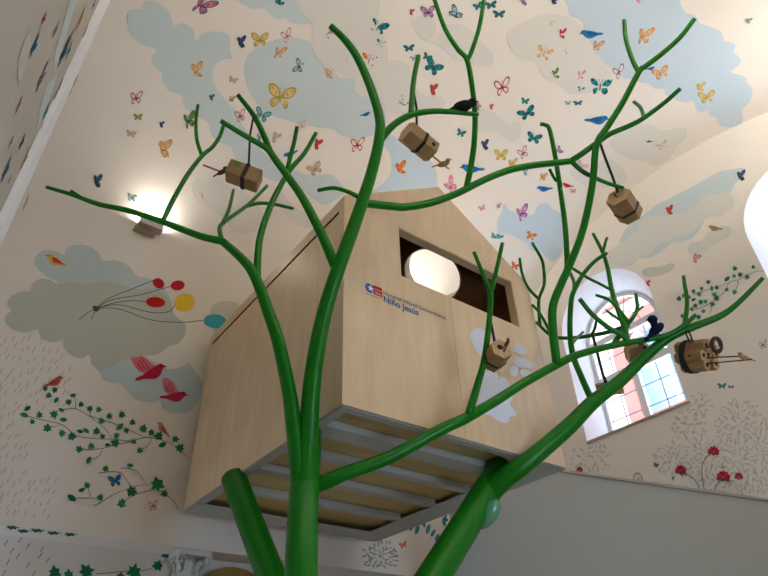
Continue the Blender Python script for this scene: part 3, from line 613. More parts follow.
# ------------------------------------------------------------------ pilaster and arched door under the ledge
pil = empty('trim_1', (2.47, YB+.2, 0), 'white pilaster with a carved leafy capital under the ledge', 'pilaster', kind='structure')
PX, PY = 2.44, YB+.2
bm = bmesh.new(); box(bm, (PX-.11, PY-.1, 0), (PX+.11, PY+.16, ZL-.34)); obj('shaft', bm, REVEAL, pil)
bm = bmesh.new(); STONE = mat('carved_stone', '#d4d3cb', .7, bump=.5, nscale=40)
box(bm, (PX-.17, PY-.17, ZL-.05), (PX+.17, PY+.16, ZL-.001))
ellip(bm, (PX, PY, ZL-.2), (Vector((0, 0, 1)), Vector((1, 0, 0)), Vector((0, 1, 0))), (.16, .12, .12))
for row, (zz, rr, hh) in enumerate(((ZL-.34, .125, .15), (ZL-.24, .14, .16))):
    for k in range(8):
        t = k*PI/4+row*PI/8; d = Vector((math.cos(t), math.sin(t), 0)); s = Vector((-d.y, d.x, 0)); base = Vector((PX, PY, zz))+d*rr*.85
        pts = [base, base+d*.01+Vector((0, 0, hh*.5)), base+d*.05+Vector((0, 0, hh*.9)), base+d*.085+Vector((0, 0, hh*.78))]
        q = catmull(pts, 4); L = [bm.verts.new(p+s*.045*(1-.6*i/len(q))) for i, p in enumerate(q)]; M = [bm.verts.new(p+d*.012) for p in q]; R = [bm.verts.new(p-s*.045*(1-.6*i/len(q))) for i, p in enumerate(q)]
        for i in range(len(q)-1):
            bm.faces.new((L[i], M[i], M[i+1], L[i+1])); bm.faces.new((M[i], R[i], R[i+1], M[i+1]))
for sx in (-1, 1):
    for sy_ in (-1,):
        c = Vector((PX+sx*.145, PY+sy_*.13, ZL-.1)); tube(bm, [c+Vector((math.cos(t*.5)*(.055-.0032*t), -.015, math.sin(t*.5)*(.055-.0032*t))) for t in range(15)], .012, 6)
obj('capital', bm, STONE, pil)
dr = empty('door_1', (2.98, YB+.33, 0), 'arched wooden door head under the ledge', 'door', kind='structure')
for k in range(4):
    r1, r2 = .60-.13*k, .60-.13*(k+1)
    bm = bmesh.new(); o2 = arch(2.98, r1, 0.02, ZL-.07-.60, 16)
    h2 = [arch(2.98, r2, .03, ZL-.07-.60, 16)] if k < 3 else []
    plate(bm, o2, h2, lambda p, q, t, k=k: Vector((p, YB+.25+.02*k+.09*t, q)))
    obj('door_moulding' if k < 3 else 'door_leaf', bm, wood('door_oak_%d' % k, '#8a6a2c', '#a5823c', (4, 4, .6), .5), dr)
# ------------------------------------------------------------------ tree house
HX, HY, HZ, HWD, HD, HE, HR = 2.1534, 3.3073, 1.8881+CZ, 2.4, 2.8955, 2.0494, 2.8569
X1, Y1 = HX+HWD, HY+HD; XM = HX+HWD/2; ZE, ZR = HZ+HE, HZ+HR; T = .09
house = empty('tree_house', (XM, HY+HD/2, HZ), 'plywood tree house with gabled roof raised on green posts', 'tree house')
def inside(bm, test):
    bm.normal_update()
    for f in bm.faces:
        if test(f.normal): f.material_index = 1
gable = [(HX, HZ), (X1, HZ), (X1, ZE), (XM, ZR), (HX, ZE)]
win = [(2.7553, 3.278+CZ), (4.2897, 3.278+CZ), (4.2897, 3.8695+CZ), (2.7553, 3.8695+CZ)]
bm = bmesh.new(); plate(bm, gable, [win], lambda p, q, t: Vector((p, HY+T*t, q)))
fw = obj('front_wall', bm, PLY, house)
bm = bmesh.new()
for d in ((0, 1, 2, 3),):
    (a0, b0), (a1, b1) = win[0], win[2]
    g = .012
    box(bm, (a0, HY+.004, b0), (a1, HY+T+.004, b0+g)); box(bm, (a0, HY+.004, b1-g), (a1, HY+T+.004, b1)); box(bm, (a0, HY+.004, b0), (a0+g, HY+T+.004, b1)); box(bm, (a1-g, HY+.004, b0), (a1, HY+T+.004, b1))
obj('window_lining', bm, PLY, house)
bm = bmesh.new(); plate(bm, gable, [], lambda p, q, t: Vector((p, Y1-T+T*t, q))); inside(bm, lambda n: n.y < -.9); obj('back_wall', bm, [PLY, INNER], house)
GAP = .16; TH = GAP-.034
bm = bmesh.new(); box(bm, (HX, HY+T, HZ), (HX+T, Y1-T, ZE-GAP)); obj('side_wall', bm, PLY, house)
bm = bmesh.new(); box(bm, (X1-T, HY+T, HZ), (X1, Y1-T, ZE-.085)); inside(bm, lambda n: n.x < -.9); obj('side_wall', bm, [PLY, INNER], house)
for xa, xb in ((HX+.04, HX+T),):
    bm = bmesh.new(); box(bm, (xa, HY+T, ZE-GAP), (xb, Y1-T, ZE-TH)); obj('shadow_gap', bm, DARK, house)
# roof slabs (the right one has a round skylight)
sl = (ZR-ZE)/(HWD/2); NRM = Vector((sl, 0, 1)).normalized(); TH = GAP-.034
for side in (-1, 1):
    def pl(p, q, t, side=side):      # p: 0 eave .. 1 ridge
        x = (HX if side < 0 else X1)+(-side)*p*HWD/2
        b0 = Vector((x, q, ZE+(ZR-ZE)*p))
        return b0-Vector((0, 0, TH*t)) if side < 0 else b0-NRM*.11*t
    hole = []
    if side > 0:
        L = math.hypot(HWD/2, ZR-ZE); pc = 1-.70/L
        hole = [[(pc+.35/L*math.cos(2*PI*k/40), 4.08+.35*math.sin(2*PI*k/40)) for k in range(40)]]
    bm = bmesh.new(); plate(bm, [(0, HY+T), (1, HY+T), (1, Y1-T), (0, Y1-T)], hole, pl)
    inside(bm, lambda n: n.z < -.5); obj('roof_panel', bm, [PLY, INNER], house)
bm = bmesh.new(); n = 40
L = math.hypot(HWD/2, ZR-ZE); pc = 1-.70/L
pr = [[bm.verts.new(Vector((X1-(pc+r/L*math.cos(2*PI*k/n))*HWD/2, 4.08+r*math.sin(2*PI*k/n), ZE+(ZR-ZE)*(pc+r/L*math.cos(2*PI*k/n))))+NRM*dz) for k in range(n)] for r, dz in ((.352, -.122), (.352, .01), (.338, .01), (.338, -.122))]
for i in range(4):
    for k in range(n): bm.faces.new((pr[i][k], pr[i][(k+1) % n], pr[(i+1) % 4][(k+1) % n], pr[(i+1) % 4][k]))
bmesh.ops.recalc_face_normals(bm, faces=bm.faces); obj('skylight_rim', bm, PLY, house)
# panel seams
SE = mat('panel_seam', '#b0966a', .8)
bm = bmesh.new(); box(bm, (3.333, HY-.0012, HZ), (3.3365, HY+.01, 3.278+CZ)); obj('panel_seam', bm, SE, house)
for y in (3.72, 4.62, 5.45):
    bm = bmesh.new(); box(bm, (HX-.0008, y, HZ), (HX+.01, y+.0018, ZE-GAP)); obj('panel_seam', bm, SE, house)
# underside: plywood deck in a grey steel frame, hung just under the walls
bm = bmesh.new(); box(bm, (HX+.08, HY+.08, HZ+.05), (X1-.1, Y1-.1, HZ+.075)); obj('floor_deck', bm, PLYD, house)
zb, zt = HZ-.055, HZ+.115
def beam(name, lo, hi):
    bm = bmesh.new(); box(bm, lo, hi); bmesh.ops.bevel(bm, geom=bm.edges[:], offset=.006, segments=2, affect='EDGES'); return obj(name, bm, STEEL, house)
bm = bmesh.new(); box(bm, (HX+.012, HY+.012, HZ-.012), (X1-.012, Y1-.012, HZ)); fh = bm
bm.free()
for lo, hi in (((HX+.012, HY+.012), (X1-.012, HY+.022)), ((HX+.012, HY+.012), (HX+.022, Y1-.012)), ((X1-.022, HY+.012), (X1-.012, Y1-.012))):
    bm = bmesh.new(); box(bm, (*lo, HZ-.014), (*hi, HZ+.01)); obj('shadow_gap', bm, DARK, house)
beam('edge_beam', (HX+.002, HY+.002, zb+.04), (X1-.002, HY+.085, HZ-.006)); beam('edge_beam', (HX+.002, Y1-.32, zb+.04), (X1-.002, Y1-.002, HZ-.006))
beam('edge_beam', (HX+.002, HY+.085, zb+.04), (HX+.09, Y1-.32, HZ-.006)); beam('edge_beam', (X1-.33, HY+.085, zb+.04), (X1-.002, Y1-.32, HZ-.006))
for y, w in ((3.66, .2), (4.2, .11), (4.72, .11), (5.3, .11)): beam('joist', (HX+.09, y, HZ-.01), (X1-.33, y+w, HZ+.049))
# lettering and emblems on the front
def text(body, px0, py0, px1, py1, col, bold, name):
    p0, p1 = on(px0, py0, 1, HY), on(px1, py1, 1, HY)
    cu = bpy.data.curves.new(name, 'FONT'); cu.body = body; cu.size = 1; cu.extrude = .0; cu.offset = bold
    to = bpy.data.objects.new(name, cu); C.objects.link(to); bpy.context.view_layer.update()
    me = bpy.data.meshes.new_from_object(to); C.objects.unlink(to); bpy.data.objects.remove(to)
    xs = [v.co.x for v in me.vertices]; w = max(xs)-min(xs); k = (p1.x-p0.x)/w; x0 = min(xs)
    bm = bmesh.new(); bm.from_mesh(me); left = set(bm.verts); isl = []
    while left:
        st = [left.pop()]; g = list(st)
        while st:
            for e in st.pop().link_edges:
                for q in e.verts:
                    if q in left: left.discard(q); st.append(q); g.append(q)
        isl.append((min(q.co.x for q in g), max(q.co.x for q in g), g))
    isl.sort(key=lambda g: g[0]); words = []; end = -9
    for a, b, g in isl:
        if a-end > .15: words.append([])
        words[-1] += g; end = max(end, b)
    for g in words:
        nb = bmesh.new(); m = {v: nb.verts.new((p0.x+(v.co.x-x0)*k, HY-.003, p0.z+v.co.y*k)) for v in g}
        for f in bm.faces:
            if f.verts[0] in m: nb.faces.new([m[v] for v in f.verts])
        obj(name, nb, paint(col), house)
    bm.free()
text('Hospital Infantil Universitario', 383.3, 294.5, 445.6, 319.3, '#5d6a78', .004, 'sign_word')
text('Ni\u00f1o Jes\u00fas', 383.5, 301.8, 418.5, 315.4, '#3d62a0', .02, 'sign_word')
c = on(369.6, 288.4, 1, HY); s = .05
D = Decal(HF); star = [(c.x+s*(1 if k % 2 == 0 else .42)*math.sin(k*PI/5), c.z+s*(1 if k % 2 == 0 else .42)*math.cos(k*PI/5)) for k in range(10)]
D.poly([(c.x+p[0]*s*1.0, c.z+p[1]*s*1.0) for p in small_ell(-.1, .0, .85, .95, 20)], '#3b66a8', 1); D.poly([((p[0]-c.x)*.72+c.x+.008, (p[1]-c.z)*.72+c.z) for p in star], '#eef0ee', 2)
D.poly([(c.x+s*p[0], c.z+s*p[1]) for p in [(.3, .95), (.75, .6), (.95, .1), (.75, .15), (.5, .5)]], '#c33b44', 2)
D.poly([(c.x+s*p[0], c.z+s*p[1]) for p in [(-.9, -1.25), (1.1, -1.25), (1.1, -1.4), (-.9, -1.4)]], '#7d8ea8', 1)
D.build('star_emblem', house, 'blue round emblem with white star')
c = on(377.6, 291.3, 1, HY); D = Decal(HF); a = .045
D.poly([(c.x-a, c.z-a*1.05), (c.x+a, c.z-a*1.05), (c.x+a, c.z+a*1.05), (c.x-a, c.z+a*1.05)], '#b8323c', 1)
for k in range(7):
    x, z = c.x-a*.66+(k % 4)*a*.44, c.z+(.25 if k < 4 else -.15)*a; D.poly([(x+.0065*(1 if q % 2 == 0 else .45)*math.sin(q*PI/5), z+.0065*(1 if q % 2 == 0 else .45)*math.cos(q*PI/5)) for q in range(10)], '#f0e8e4', 2)
D.poly([(c.x-a*.7, c.z-a*.55), (c.x+a*.7, c.z-a*.55), (c.x+a*.7, c.z-a*.72), (c.x-a*.7, c.z-a*.72)], '#f0e8e4', 2)
D.poly([(c.x-a, c.z-a*1.45), (c.x+a, c.z-a*1.45), (c.x+a, c.z-a*1.58), (c.x-a, c.z-a*1.58)], '#c0666a', 1)
D.build('square_emblem', house, 'red square emblem with white stars')
k5 = 1/5.24; WD = '#dfe3ee'  # bluish white shapes laid flat on the front wall
D = Decal(HF); D.px([(470+x*k5, 320+y*k5) for x, y in [(0,85),(15,52),(50,44),(82,64),(104,110),(92,150),(84,195),(60,190),(25,150)]], WD, 1)
D.px([(470+x*k5, 320+y*k5) for x, y in [(72,285),(100,268),(132,275),(160,298),(192,312),(208,355),(228,395),(208,440),(242,482),(235,505),(206,508),(198,538),(150,530),(100,500),(50,490),(30,470),(50,380)]], WD, 1)
for i_, (x, y, rx, ry, t) in enumerate([(262,155,40,24,20),(270,225,48,26,15),(230,268,24,30,0),(295,285,38,24,25),(240,205,14,18,0),(310,240,16,18,10),(350,205,24,8,-40)]):
    t = math.radians(t); D.px([(470+(x+rx*math.cos(q)*math.cos(t)-ry*math.sin(q)*math.sin(t))*k5, 320+(y+rx*math.cos(q)*math.sin(t)+ry*math.sin(q)*math.cos(t))*k5) for q in [2*PI*i/10 for i in range(10)]], WD, 1.2+.25*i_, 2)
D.stroke([(470+148*k5, 320+270*k5), (470+152*k5, 320+315*k5)], .5, '#8a7a66', 2); D.px([(503.5,391),(505,391),(505,393.2),(503.5,393)], '#54505a', 2, 2)
D.build('foliage_shapes', house, 'white treetop-shaped patches on the front wall')
# ------------------------------------------------------------------ green steel tree
tree = empty('steel_tree', (1.95, 3.2, 0), 'bright green steel tube tree with bare branches in front of the tree house', 'tree')
RAD = {}
def deep(p): return (p-EYE).dot(FWD)
BR = {}
def limb(key, pts, w0, w1, rs=None, parent=None, r_end=None, name='branch', tip=True, n=6, pw=1.0):
    """pts in px; rs distances per point, or from the parent limb's nearest sample to r_end"""
    if rs is None:
        q = min(BR[parent], key=lambda s: (s[0]-pts[0][0])**2+(s[1]-pts[0][1])**2); rA = q[2]
        Ls = [0]
        for i in range(1, len(pts)): Ls.append(Ls[-1]+math.hypot(pts[i][0]-pts[i-1][0], pts[i][1]-pts[i-1][1]))
        rs = [rA+(r_end-rA)*l/Ls[-1] for l in Ls]
    P = catmull([(x, y, r) for (x, y), r in zip(pts, rs)], n)
    BR[key] = [(p.x, p.y, p.z) for p in P]
    W = [at(p.x, p.y, p.z) for p in P]; m = len(W)
    rad = [(w0+(w1-w0)*(i/(m-1))**pw)/2*deep(W[i])/F for i in range(m)]
    bm = bmesh.new(); tube(bm, W, rad, 14, True, 0)
    if tip:
        bm.faces.ensure_lookup_table(); bm.faces[-1].material_index = 1
    return obj(name, bm, [GREEN, GTIP], tree)
def post(pts, rad, name):
    bm = bmesh.new(); tube(bm, catmull(pts, 10), rad, 20); return obj(name, bm, [GREEN], tree)
BASE = Vector((1.95, 3.2, 0))
post([BASE, at(301, 576, 4.08), at(308.5, 433, 4.74)], .1, 'trunk')
BR['trunk'] = [(301, 576, 4.0), (302, 500, 4.22), (303, 487, 4.3), (306, 460, 4.45)]
def legpost(base, mid, top, rad):
    pts = [top+(mid-top)*i/4 for i in range(5)]; low = mid+(mid-top).normalized()*.35; pts += [low]
    pts += [p for p in catmull([mid, low, (low+base)/2+Vector((0, 0, -.2)), base], 6)[7:]]
    bm = bmesh.new(); tube(bm, pts, rad, 24); return obj('support_post', bm, [GREEN], tree)
legpost(BASE+Vector((.05, .15, 0)), at(271, 576, 5.1), on(233.5, 477.5, 2, HZ-.022), .108)
legpost(BASE+Vector((.2, .05, 0)), at(434, 576, 4.85), Vector((4.0, 3.58, HZ-.022)), .118)
bm = bmesh.new(); disc(bm, BASE+Vector((.1, .08, 0)), (0, 0, 1), .42, 28, thick=.02); obj('base_plate', bm, [GREEN], tree)
bm = bmesh.new(); ellip(bm, at(488, 514, 5.3), (RGT*.6+UPV*.8, RGT*.8-UPV*.6, FWD), (.14, .075, .085), 20, 12)
tag(obj('spot_lens', bm, mat('lens_glass', '#4f9a74', .12, coat=.6), tree, smooth=True), 'pale green glassy dome on the slanting post')
# trunk limbs
limb('L', [(301,545),(301,505),(298,466),(294,430),(290,397),(285,371),(277,337),(268,311),(259,286),(250,268),(237,254),(222,241)], 19, 8, rs=[4.22,4.33,4.40,4.45,4.49,4.52,4.56,4.65,4.72,4.78,4.84,4.9], tip=False)
limb('R', [(302,545),(304,505),(305.5,470),(308.5,430),(312,384),(317.6,345),(325,311),(337,272),(351,234),(362,202.5),(372,171),(379,140),(379.5,118),(370,86),(357,57),(344,39),(330.6,26)], 27, 6.5, rs=[4.22,4.31,4.40,4.46,4.5,4.56,4.62,4.68,4.8,4.92,5.05,5.15,5.25,5.4,5.55,5.65,5.7], pw=.62)
limb('L2', [(222,241),(200,236),(163,222),(130,211),(98,204),(73,195),(46,187)], 8, 3.6, parent='L', r_end=5.1)
limb('L2a', [(98,204),(84,199),(71,191)], 4, 3.4, parent='L2', r_end=4.95)
limb('T1', [(163,221),(173,200),(187.5,175),(202,156),(212.5,147),(220,136),(224,124)], 5.2, 3.6, parent='L2', r_end=5.6)
limb('T1a', [(202,156),(197,140),(196,121),(198,105)], 4, 3.2, parent='T1', r_end=5.75)
limb('T2', [(222,241),(219.5,229),(223,223),(234,215),(250,203),(267,186)], 5, 3.4, parent='L', r_end=5.9)
limb('T2a', [(222.5,224),(229,209),(233.5,190)], 4.4, 3.2, parent='T2', r_end=5.6)
limb('T2b', [(247,206),(260,203.2),(276,204.6),(293,208.5)], 4, 3.2, parent='T2', r_end=5.9)
limb('T3', [(257,281),(258,252),(261.6,231),(271,205),(280,187),(290,170),(304.6,153),(316,133)], 8, 4, parent='L', r_end=5.7)
limb('T3a', [(286,177),(290,158),(294,143),(297,127)], 5, 4, parent='T3', r_end=5.6)
limb('R2', [(337,270),(325,241.5),(315,221),(302,197),(286,174),(271,153),(265,138),(254,116),(238,95)], 11, 4.6, parent='R', r_end=5.3)
limb('R2a', [(270,152),(263,146),(242,134),(221,121)], 6, 5, parent='R2', r_end=5.0)
limb('R3', [(379,142),(393,125.5),(411,115),(432,111.3),(453,112),(478,114.6)], 8, 4.6, parent='R', r_end=5.6)
limb('R3a', [(411,115),(412,99),(414,78),(418.5,56)], 6, 5, parent='R3', r_end=5.7)
limb('R4', [(362,202.5),(372,204),(390,206),(406,207),(432,202.5),(458,193),(484,180),(510,170),(536,165),(560,162.5),(572,161)], 8.5, 6.3, parent='R', r_end=6.2, tip=False)
limb('R4t', [(362,200),(356,195.5),(346,191),(333,188),(317.6,190.5)], 5, 3.8, parent='R', r_end=5.0)
limb('R4a', [(466,189.5),(470,171),(474,145),(475,115),(472,86),(467,60),(458,49.5),(445,28.6),(434.7,0),(430,-14)], 6.5, 4, parent='R4', r_end=6.3)
limb('R4c', [(467,60),(471,53),(479,28.6),(484,0),(486,-14)], 5, 4, parent='R4a', r_end=6.3)
limb('R4b', [(571,161),(583,153),(597.5,142.5),(610,134),(629,126),(643,118.5),(664,103),(680,89)], 6.3, 4.4, parent='R4', r_end=6.6)
limb('R4d', [(571,161),(583,171.7),(597.5,179),(610,184),(623.5,188)], 5, 3.6, parent='R4', r_end=6.3)
limb('R4f', [(643,118.5),(643,114),(640,107),(634,102)], 4.2, 3.4, parent='R4b', r_end=6.9)
# long right-hand branch and what grows on it
limb('A', [(309,488),(330,480),(346,473),(390,457),(440,430),(466,418),(497,400),(526,381.6),(560,363),(580,354),(620,344),(664,336),(683,326),(696,314.5)], 17, 4, rs=[4.46,4.42,4.42,4.48,4.6,4.72,4.95,5.2,5.5,5.66,5.9,6.05,6.1,6.12], pw=.8)
limb('A1', [(468,416),(477.7,384),(484,361),(488,332),(490.7,295),(485,279),(474,252)], 8, 3.8, parent='A', r_end=5.2)
limb('A1a', [(491,292),(496,272),(502.5,243)], 5, 4, parent='A1', r_end=5.25)
limb('R5', [(557,364.6),(553,332),(553,306),(562,282),(567.5,270),(580,239),(587,213),(593,180),(596.5,145),(608,126),(622.5,103),(639,72),(645,66.7),(661.7,54),(680,37.5),(694.5,19)], 9, 4.6, parent='A', r_end=6.75)
limb('R5a', [(639,73),(632.5,60),(626,39.6),(624,20)], 5, 4, parent='R5', r_end=6.75)
limb('S', [(476,507),(500,482),(527,462),(568,427),(593,402),(620,381),(646,356),(668,338),(690,328),(720,316),(738,303),(763,278)], 27, 4, rs=[5.47,5.42,5.42,5.6,5.75,5.9,6.02,6.1,6.15,6.2,6.25,6.3], pw=.6)
limb('A2', [(593,402),(588,392),(581,376),(573,355.5),(570,332),(571,303),(574,291),(582,276),(594,262),(607,253)], 7, 3.6, parent='S', r_end=6.3)
limb('A2t', [(574,292),(574,282.5),(571,275),(567,268)], 3.6, 3.6, parent='A2', r_end=6.5, tip=False)
limb('B', [(567,270),(567,256),(565,225),(560,187),(555,155.6),(549.5,129.5),(545,125),(540.5,124)], 6, 3.8, parent='A2t', r_end=7.0)
limb('Bt', [(556.5,181.6),(553,176),(549.5,169)], 3.2, 3, parent='B', r_end=6.8)
limb('C', [(628,345),(624,326),(618,309.6),(612,291),(607.7,268),(602.5,252),(593,233.5)], 6.5, 3.2, parent='A', r_end=6.5)
limb('Ct', [(603,252),(605,244),(607,237.7)], 3, 2.8, parent='C', r_end=6.5)
limb('D', [(611,290),(600,284),(588,278),(572,268)], 3, 3, parent='C', r_end=6.5)
limb('E', [(628,322),(619,309.6),(609,300),(596,295)], 4.5, 3, parent='C', r_end=6.2)
limb('G', [(621,321),(614,316),(606.7,310.6)], 3, 2.6, parent='C', r_end=6.2)
limb('Fb', [(628,343),(623,335.6),(609,328),(592,314),(579.6,299)], 6, 4.5, parent='A', r_end=5.8)
limb('H', [(612,347),(617,339),(623,330.4),(629.6,322),(637,309.6),(636,294)], 6, 3.4, parent='A', r_end=6.3)
limb('Ht', [(634,315),(638,310.5),(643,306.5)], 3, 2.6, parent='H', r_end=6.3)
limb('I', [(628,326),(618,329),(606.7,332.5),(581.7,337),(565,338),(551,335.5),(536,322)], 5, 3, parent='C', r_end=6.75)
limb('J', [(590,336),(592,334),(595,328),(596.5,319)], 3, 2.8, parent='I', r_end=6.2)
limb('Kb', [(571,346),(576,339),(583,332)], 3, 2.6, parent='A2', r_end=6.3)
limb('N', [(551,335.5),(546,324),(539,312),(532,304.7)], 3, 2.8, parent='I', r_end=6.7)
limb('M', [(540,326),(539,312),(539,299),(544,285),(544,271.7),(541.5,259),(532,242.5)], 3.6, 3, parent='I', r_end=7.0)
limb('Lb', [(539,299),(532,292.5),(526,284),(521.7,271.7),(519.6,258)], 3.2, 2.8, parent='M', r_end=6.9)
limb('V', [(683,330),(686,316),(687,300),(684.5,284),(683.5,276)], 5, 3.4, parent='S', r_end=6.4)
# ------------------------------------------------------------------ bird boxes hanging from the branches
def basis(ax_img, p):
    """axis given as (right, up, toward the viewer) as seen along the sight line to p"""
    x, y, z = ax_img; v = (p-EYE).normalized(); r_ = (RGT-v*RGT.dot(v)).normalized(); u_ = r_.cross(v)
    d = (r_*x+u_*y-v*z).normalized(); s = d.cross(-v)
    s = s.normalized(); return d, s, d.cross(s)
def prism(bm, c, d, s, t, L, R, n=6, rot=0, mi=0, emi=1):
    rings = []
    for k in (-.5, .5): rings.append([bm.verts.new(c+d*L*k+(s*math.cos(rot+2*PI*i/n)+t*math.sin(rot+2*PI*i/n))*R) for i in range(n)])
    for i in range(n): bm.faces.new((rings[0][i], rings[0][(i+1) % n], rings[1][(i+1) % n], rings[1][i])).material_index = mi
    bm.faces.new(list(reversed(rings[0]))).material_index = emi; bm.faces.new(rings[1]).material_index = emi
    bmesh.ops.recalc_face_normals(bm, faces=bm.faces)
def band(bm, c, d, s, t, at_, wd, R, n=6, rot=0):
    a = []
    for k, rr in ((-1, R-.004), (-1, R+.006), (1, R+.006), (1, R-.004)):
        a.append([bm.verts.new(c+d*(at_+wd/2*k)+(s*math.cos(rot+2*PI*i/n)+t*math.sin(rot+2*PI*i/n))*rr) for i in range(n)])
    for j in range(4):
        for i in range(n): bm.faces.new((a[j][i], a[j][(i+1) % n], a[(j+1) % 4][(i+1) % n], a[(j+1) % 4][i]))
    bmesh.ops.recalc_face_normals(bm, faces=bm.faces)
def strap(root, pts, r=.011, name='strap'):
    bm = bmesh.new(); tube(bm, pts, r, 8); return obj(name, bm, BLACK, root)
def little_bird(root, p, d, size, m, name='carved_bird'):
    """small bird figure, d = direction its beak points"""
    d = Vector(d).normalized(); up = (UPV-d*UPV.dot(d)).normalized(); s = d.cross(up); bm = bmesh.new()
    ellip(bm, p, (d, up, s), (size*.42, size*.2, size*.18), 14, 10)
    ellip(bm, p+d*size*.36+up*size*.16, (d, up, s), (size*.17, size*.15, size*.14), 12, 8)
    q = p+d*size*.5+up*size*.16; tube(bm, [q, q+d*size*.16], [size*.05, .001], 8)
    v = [bm.verts.new(p+x) for x in (-d*size*.3+s*size*.1, -d*size*.3-s*size*.1, -d*size*.82+s*size*.12-up*size*.02, -d*size*.82-s*size*.12-up*size*.02, -d*size*.3+s*size*.08+up*size*.1, -d*size*.3-s*size*.08+up*size*.1, -d*size*.82+s*size*.1+up*size*.04, -d*size*.82-s*size*.1+up*size*.04)]
    for f in ((0, 1, 3, 2), (4, 6, 7, 5), (0, 2, 6, 4), (1, 5, 7, 3), (2, 3, 7, 6), (0, 4, 5, 1)): bm.faces.new([v[i] for i in f])
    bmesh.ops.recalc_face_normals(bm, faces=bm.faces)
    return obj(name, bm, m, root)
GRP = 'wooden bird boxes hung in the steel tree'
def mpp(r, px, py): return deep(at(px, py, r))/F      # metres per pixel there
# hexagonal box under the black bird
r = 5.72; c = at(419, 142, r); k = mpp(r, 419, 142)
b1 = empty('bird_box', c, 'hexagonal wooden bird box hanging under the branch with the perched black bird', 'bird box', GRP)
d, s, t = basis((.76, -.6, -.3), c); bm = bmesh.new(); Lx, Rx = 35*k, 12*k
prism(bm, c, d, s, t, Lx, Rx, 6, .25); obj('box_body', bm, [BOXW, BOXE], b1)
bm = bmesh.new(); band(bm, c, d, s, t, 1*k, 3.4*k, Rx, 6, .25); obj('band', bm, BLACK, b1)
top = c+UPV*Rx*.9-d*3*k
strap(b1, [at(412.5, 84, 5.6), at(414.5, 96, 5.62), at(416.5, 108, 5.65), top])
face = max(range(6), key=lambda i: (s*math.cos(.25+2*PI*(i+.5)/6)+t*math.sin(.25+2*PI*(i+.5)/6)).dot(-FWD*.6+RGT*.5+UPV*.5))
nn = s*math.cos(.25+2*PI*(face+.5)/6)+t*math.sin(.25+2*PI*(face+.5)/6)
bm = bmesh.new(); disc(bm, c+nn*Rx*.866+d*Lx*.32, nn, 2.3*k, 16, thick=.002); obj('entrance_hole', bm, HOLE, b1)
pe = c+d*Lx/2-UPV*3*k; bm = bmesh.new(); tube(bm, [pe, at(449, 169, r+.1)], .008, 8); st = obj('perch', bm, BOXW, b1)
little_bird(st, at(443.5, 164, r+.06), RGT*.9+UPV*.25, 15*k, BOXW)
# box with the green mark
r = 5.1; c = at(244, 176, r); k = mpp(r, 244, 176)
b2 = empty('bird_box', c, 'rectangular wooden bird box with green spot, black band and left perch', 'bird box', GRP)
d = (RGT*.94-UPV*.34+FWD*.05).normalized(); s = (UPV*.86+RGT*.31+FWD*.45); s = (s-d*s.dot(d)).normalized(); t = d.cross(s)
bm = bmesh.new(); obox(bm, c, (d, s, t), (16.5*k, 8.3*k, 10*k)); bmesh.ops.recalc_face_normals(bm, faces=bm.faces)
bmesh.ops.bevel(bm, geom=bm.edges[:], offset=.006, segments=2, affect='EDGES'); obj('box_body', bm, [BOXW], b2)
bm = bmesh.new(); obox(bm, c+d*1.5*k, (d, s, t), (1.9*k, 8.3*k+.006, 10*k+.006)); obj('band', bm, BLACK, b2)
sd = t if t.dot(FWD) < 0 else -t
lo = -s if (-s).dot(FWD) < s.dot(FWD) else s
bm = bmesh.new(); disc(bm, c-d*9*k+sd*10*k+s*4*k, sd, 3*k, 18, thick=.003); obj('green_mark', bm, mat('green_mark', '#5f7a2a', .6), b2)
pe = c-d*16*k; bm = bmesh.new(); tube(bm, [pe, at(224, 173, r), at(203, 165, r-.05)], .008, 8); st = obj('perch', bm, BOXW, b2)
little_bird(st, at(222, 172, r-.02), RGT*.7+UPV*.4, 12*k, mat('dark_wood', '#3d2f25', .6))
strap(b2, [at(253.5, 116, 5.17), at(250, 135, 5.14), c+s*8*k+d*1.5*k], .009)
# hexagonal box at the right of the vault
r = 6.35; c = at(624.5, 206, r); k = mpp(r, 624, 206)
b3 = empty('bird_box', c, 'hexagonal wooden bird box hanging from the upper right fork by one strap', 'bird box', GRP)
d, s, t = basis((.46, -.66, -.58), c); bm = bmesh.new(); Lx, Rx = 29*k, 12.5*k
prism(bm, c, d, s, t, Lx, Rx, 6, .1); obj('box_body', bm, [BOXW, BOXE], b3)
bm = bmesh.new(); band(bm, c, d, s, t, 4*k, 2.6*k, Rx, 6, .1); obj('band', bm, BLACK, b3)
e = c-d*Lx/2
strap(b3, [at(600, 143, 6.27), at(606, 160, 6.28), at(613, 178, 6.3), e+s*0+UPV*4*k], .013)
bm = bmesh.new(); tube(bm, catmull([e+UPV*4*k, e+RGT*-3*k+UPV*2*k, e-UPV*1*k, e+RGT*3*k+UPV*1*k, e+RGT*2*k-UPV*5*k, e+RGT*4*k-UPV*6*k], 5), .007, 6); obj('hook', bm, BLACK, b3)
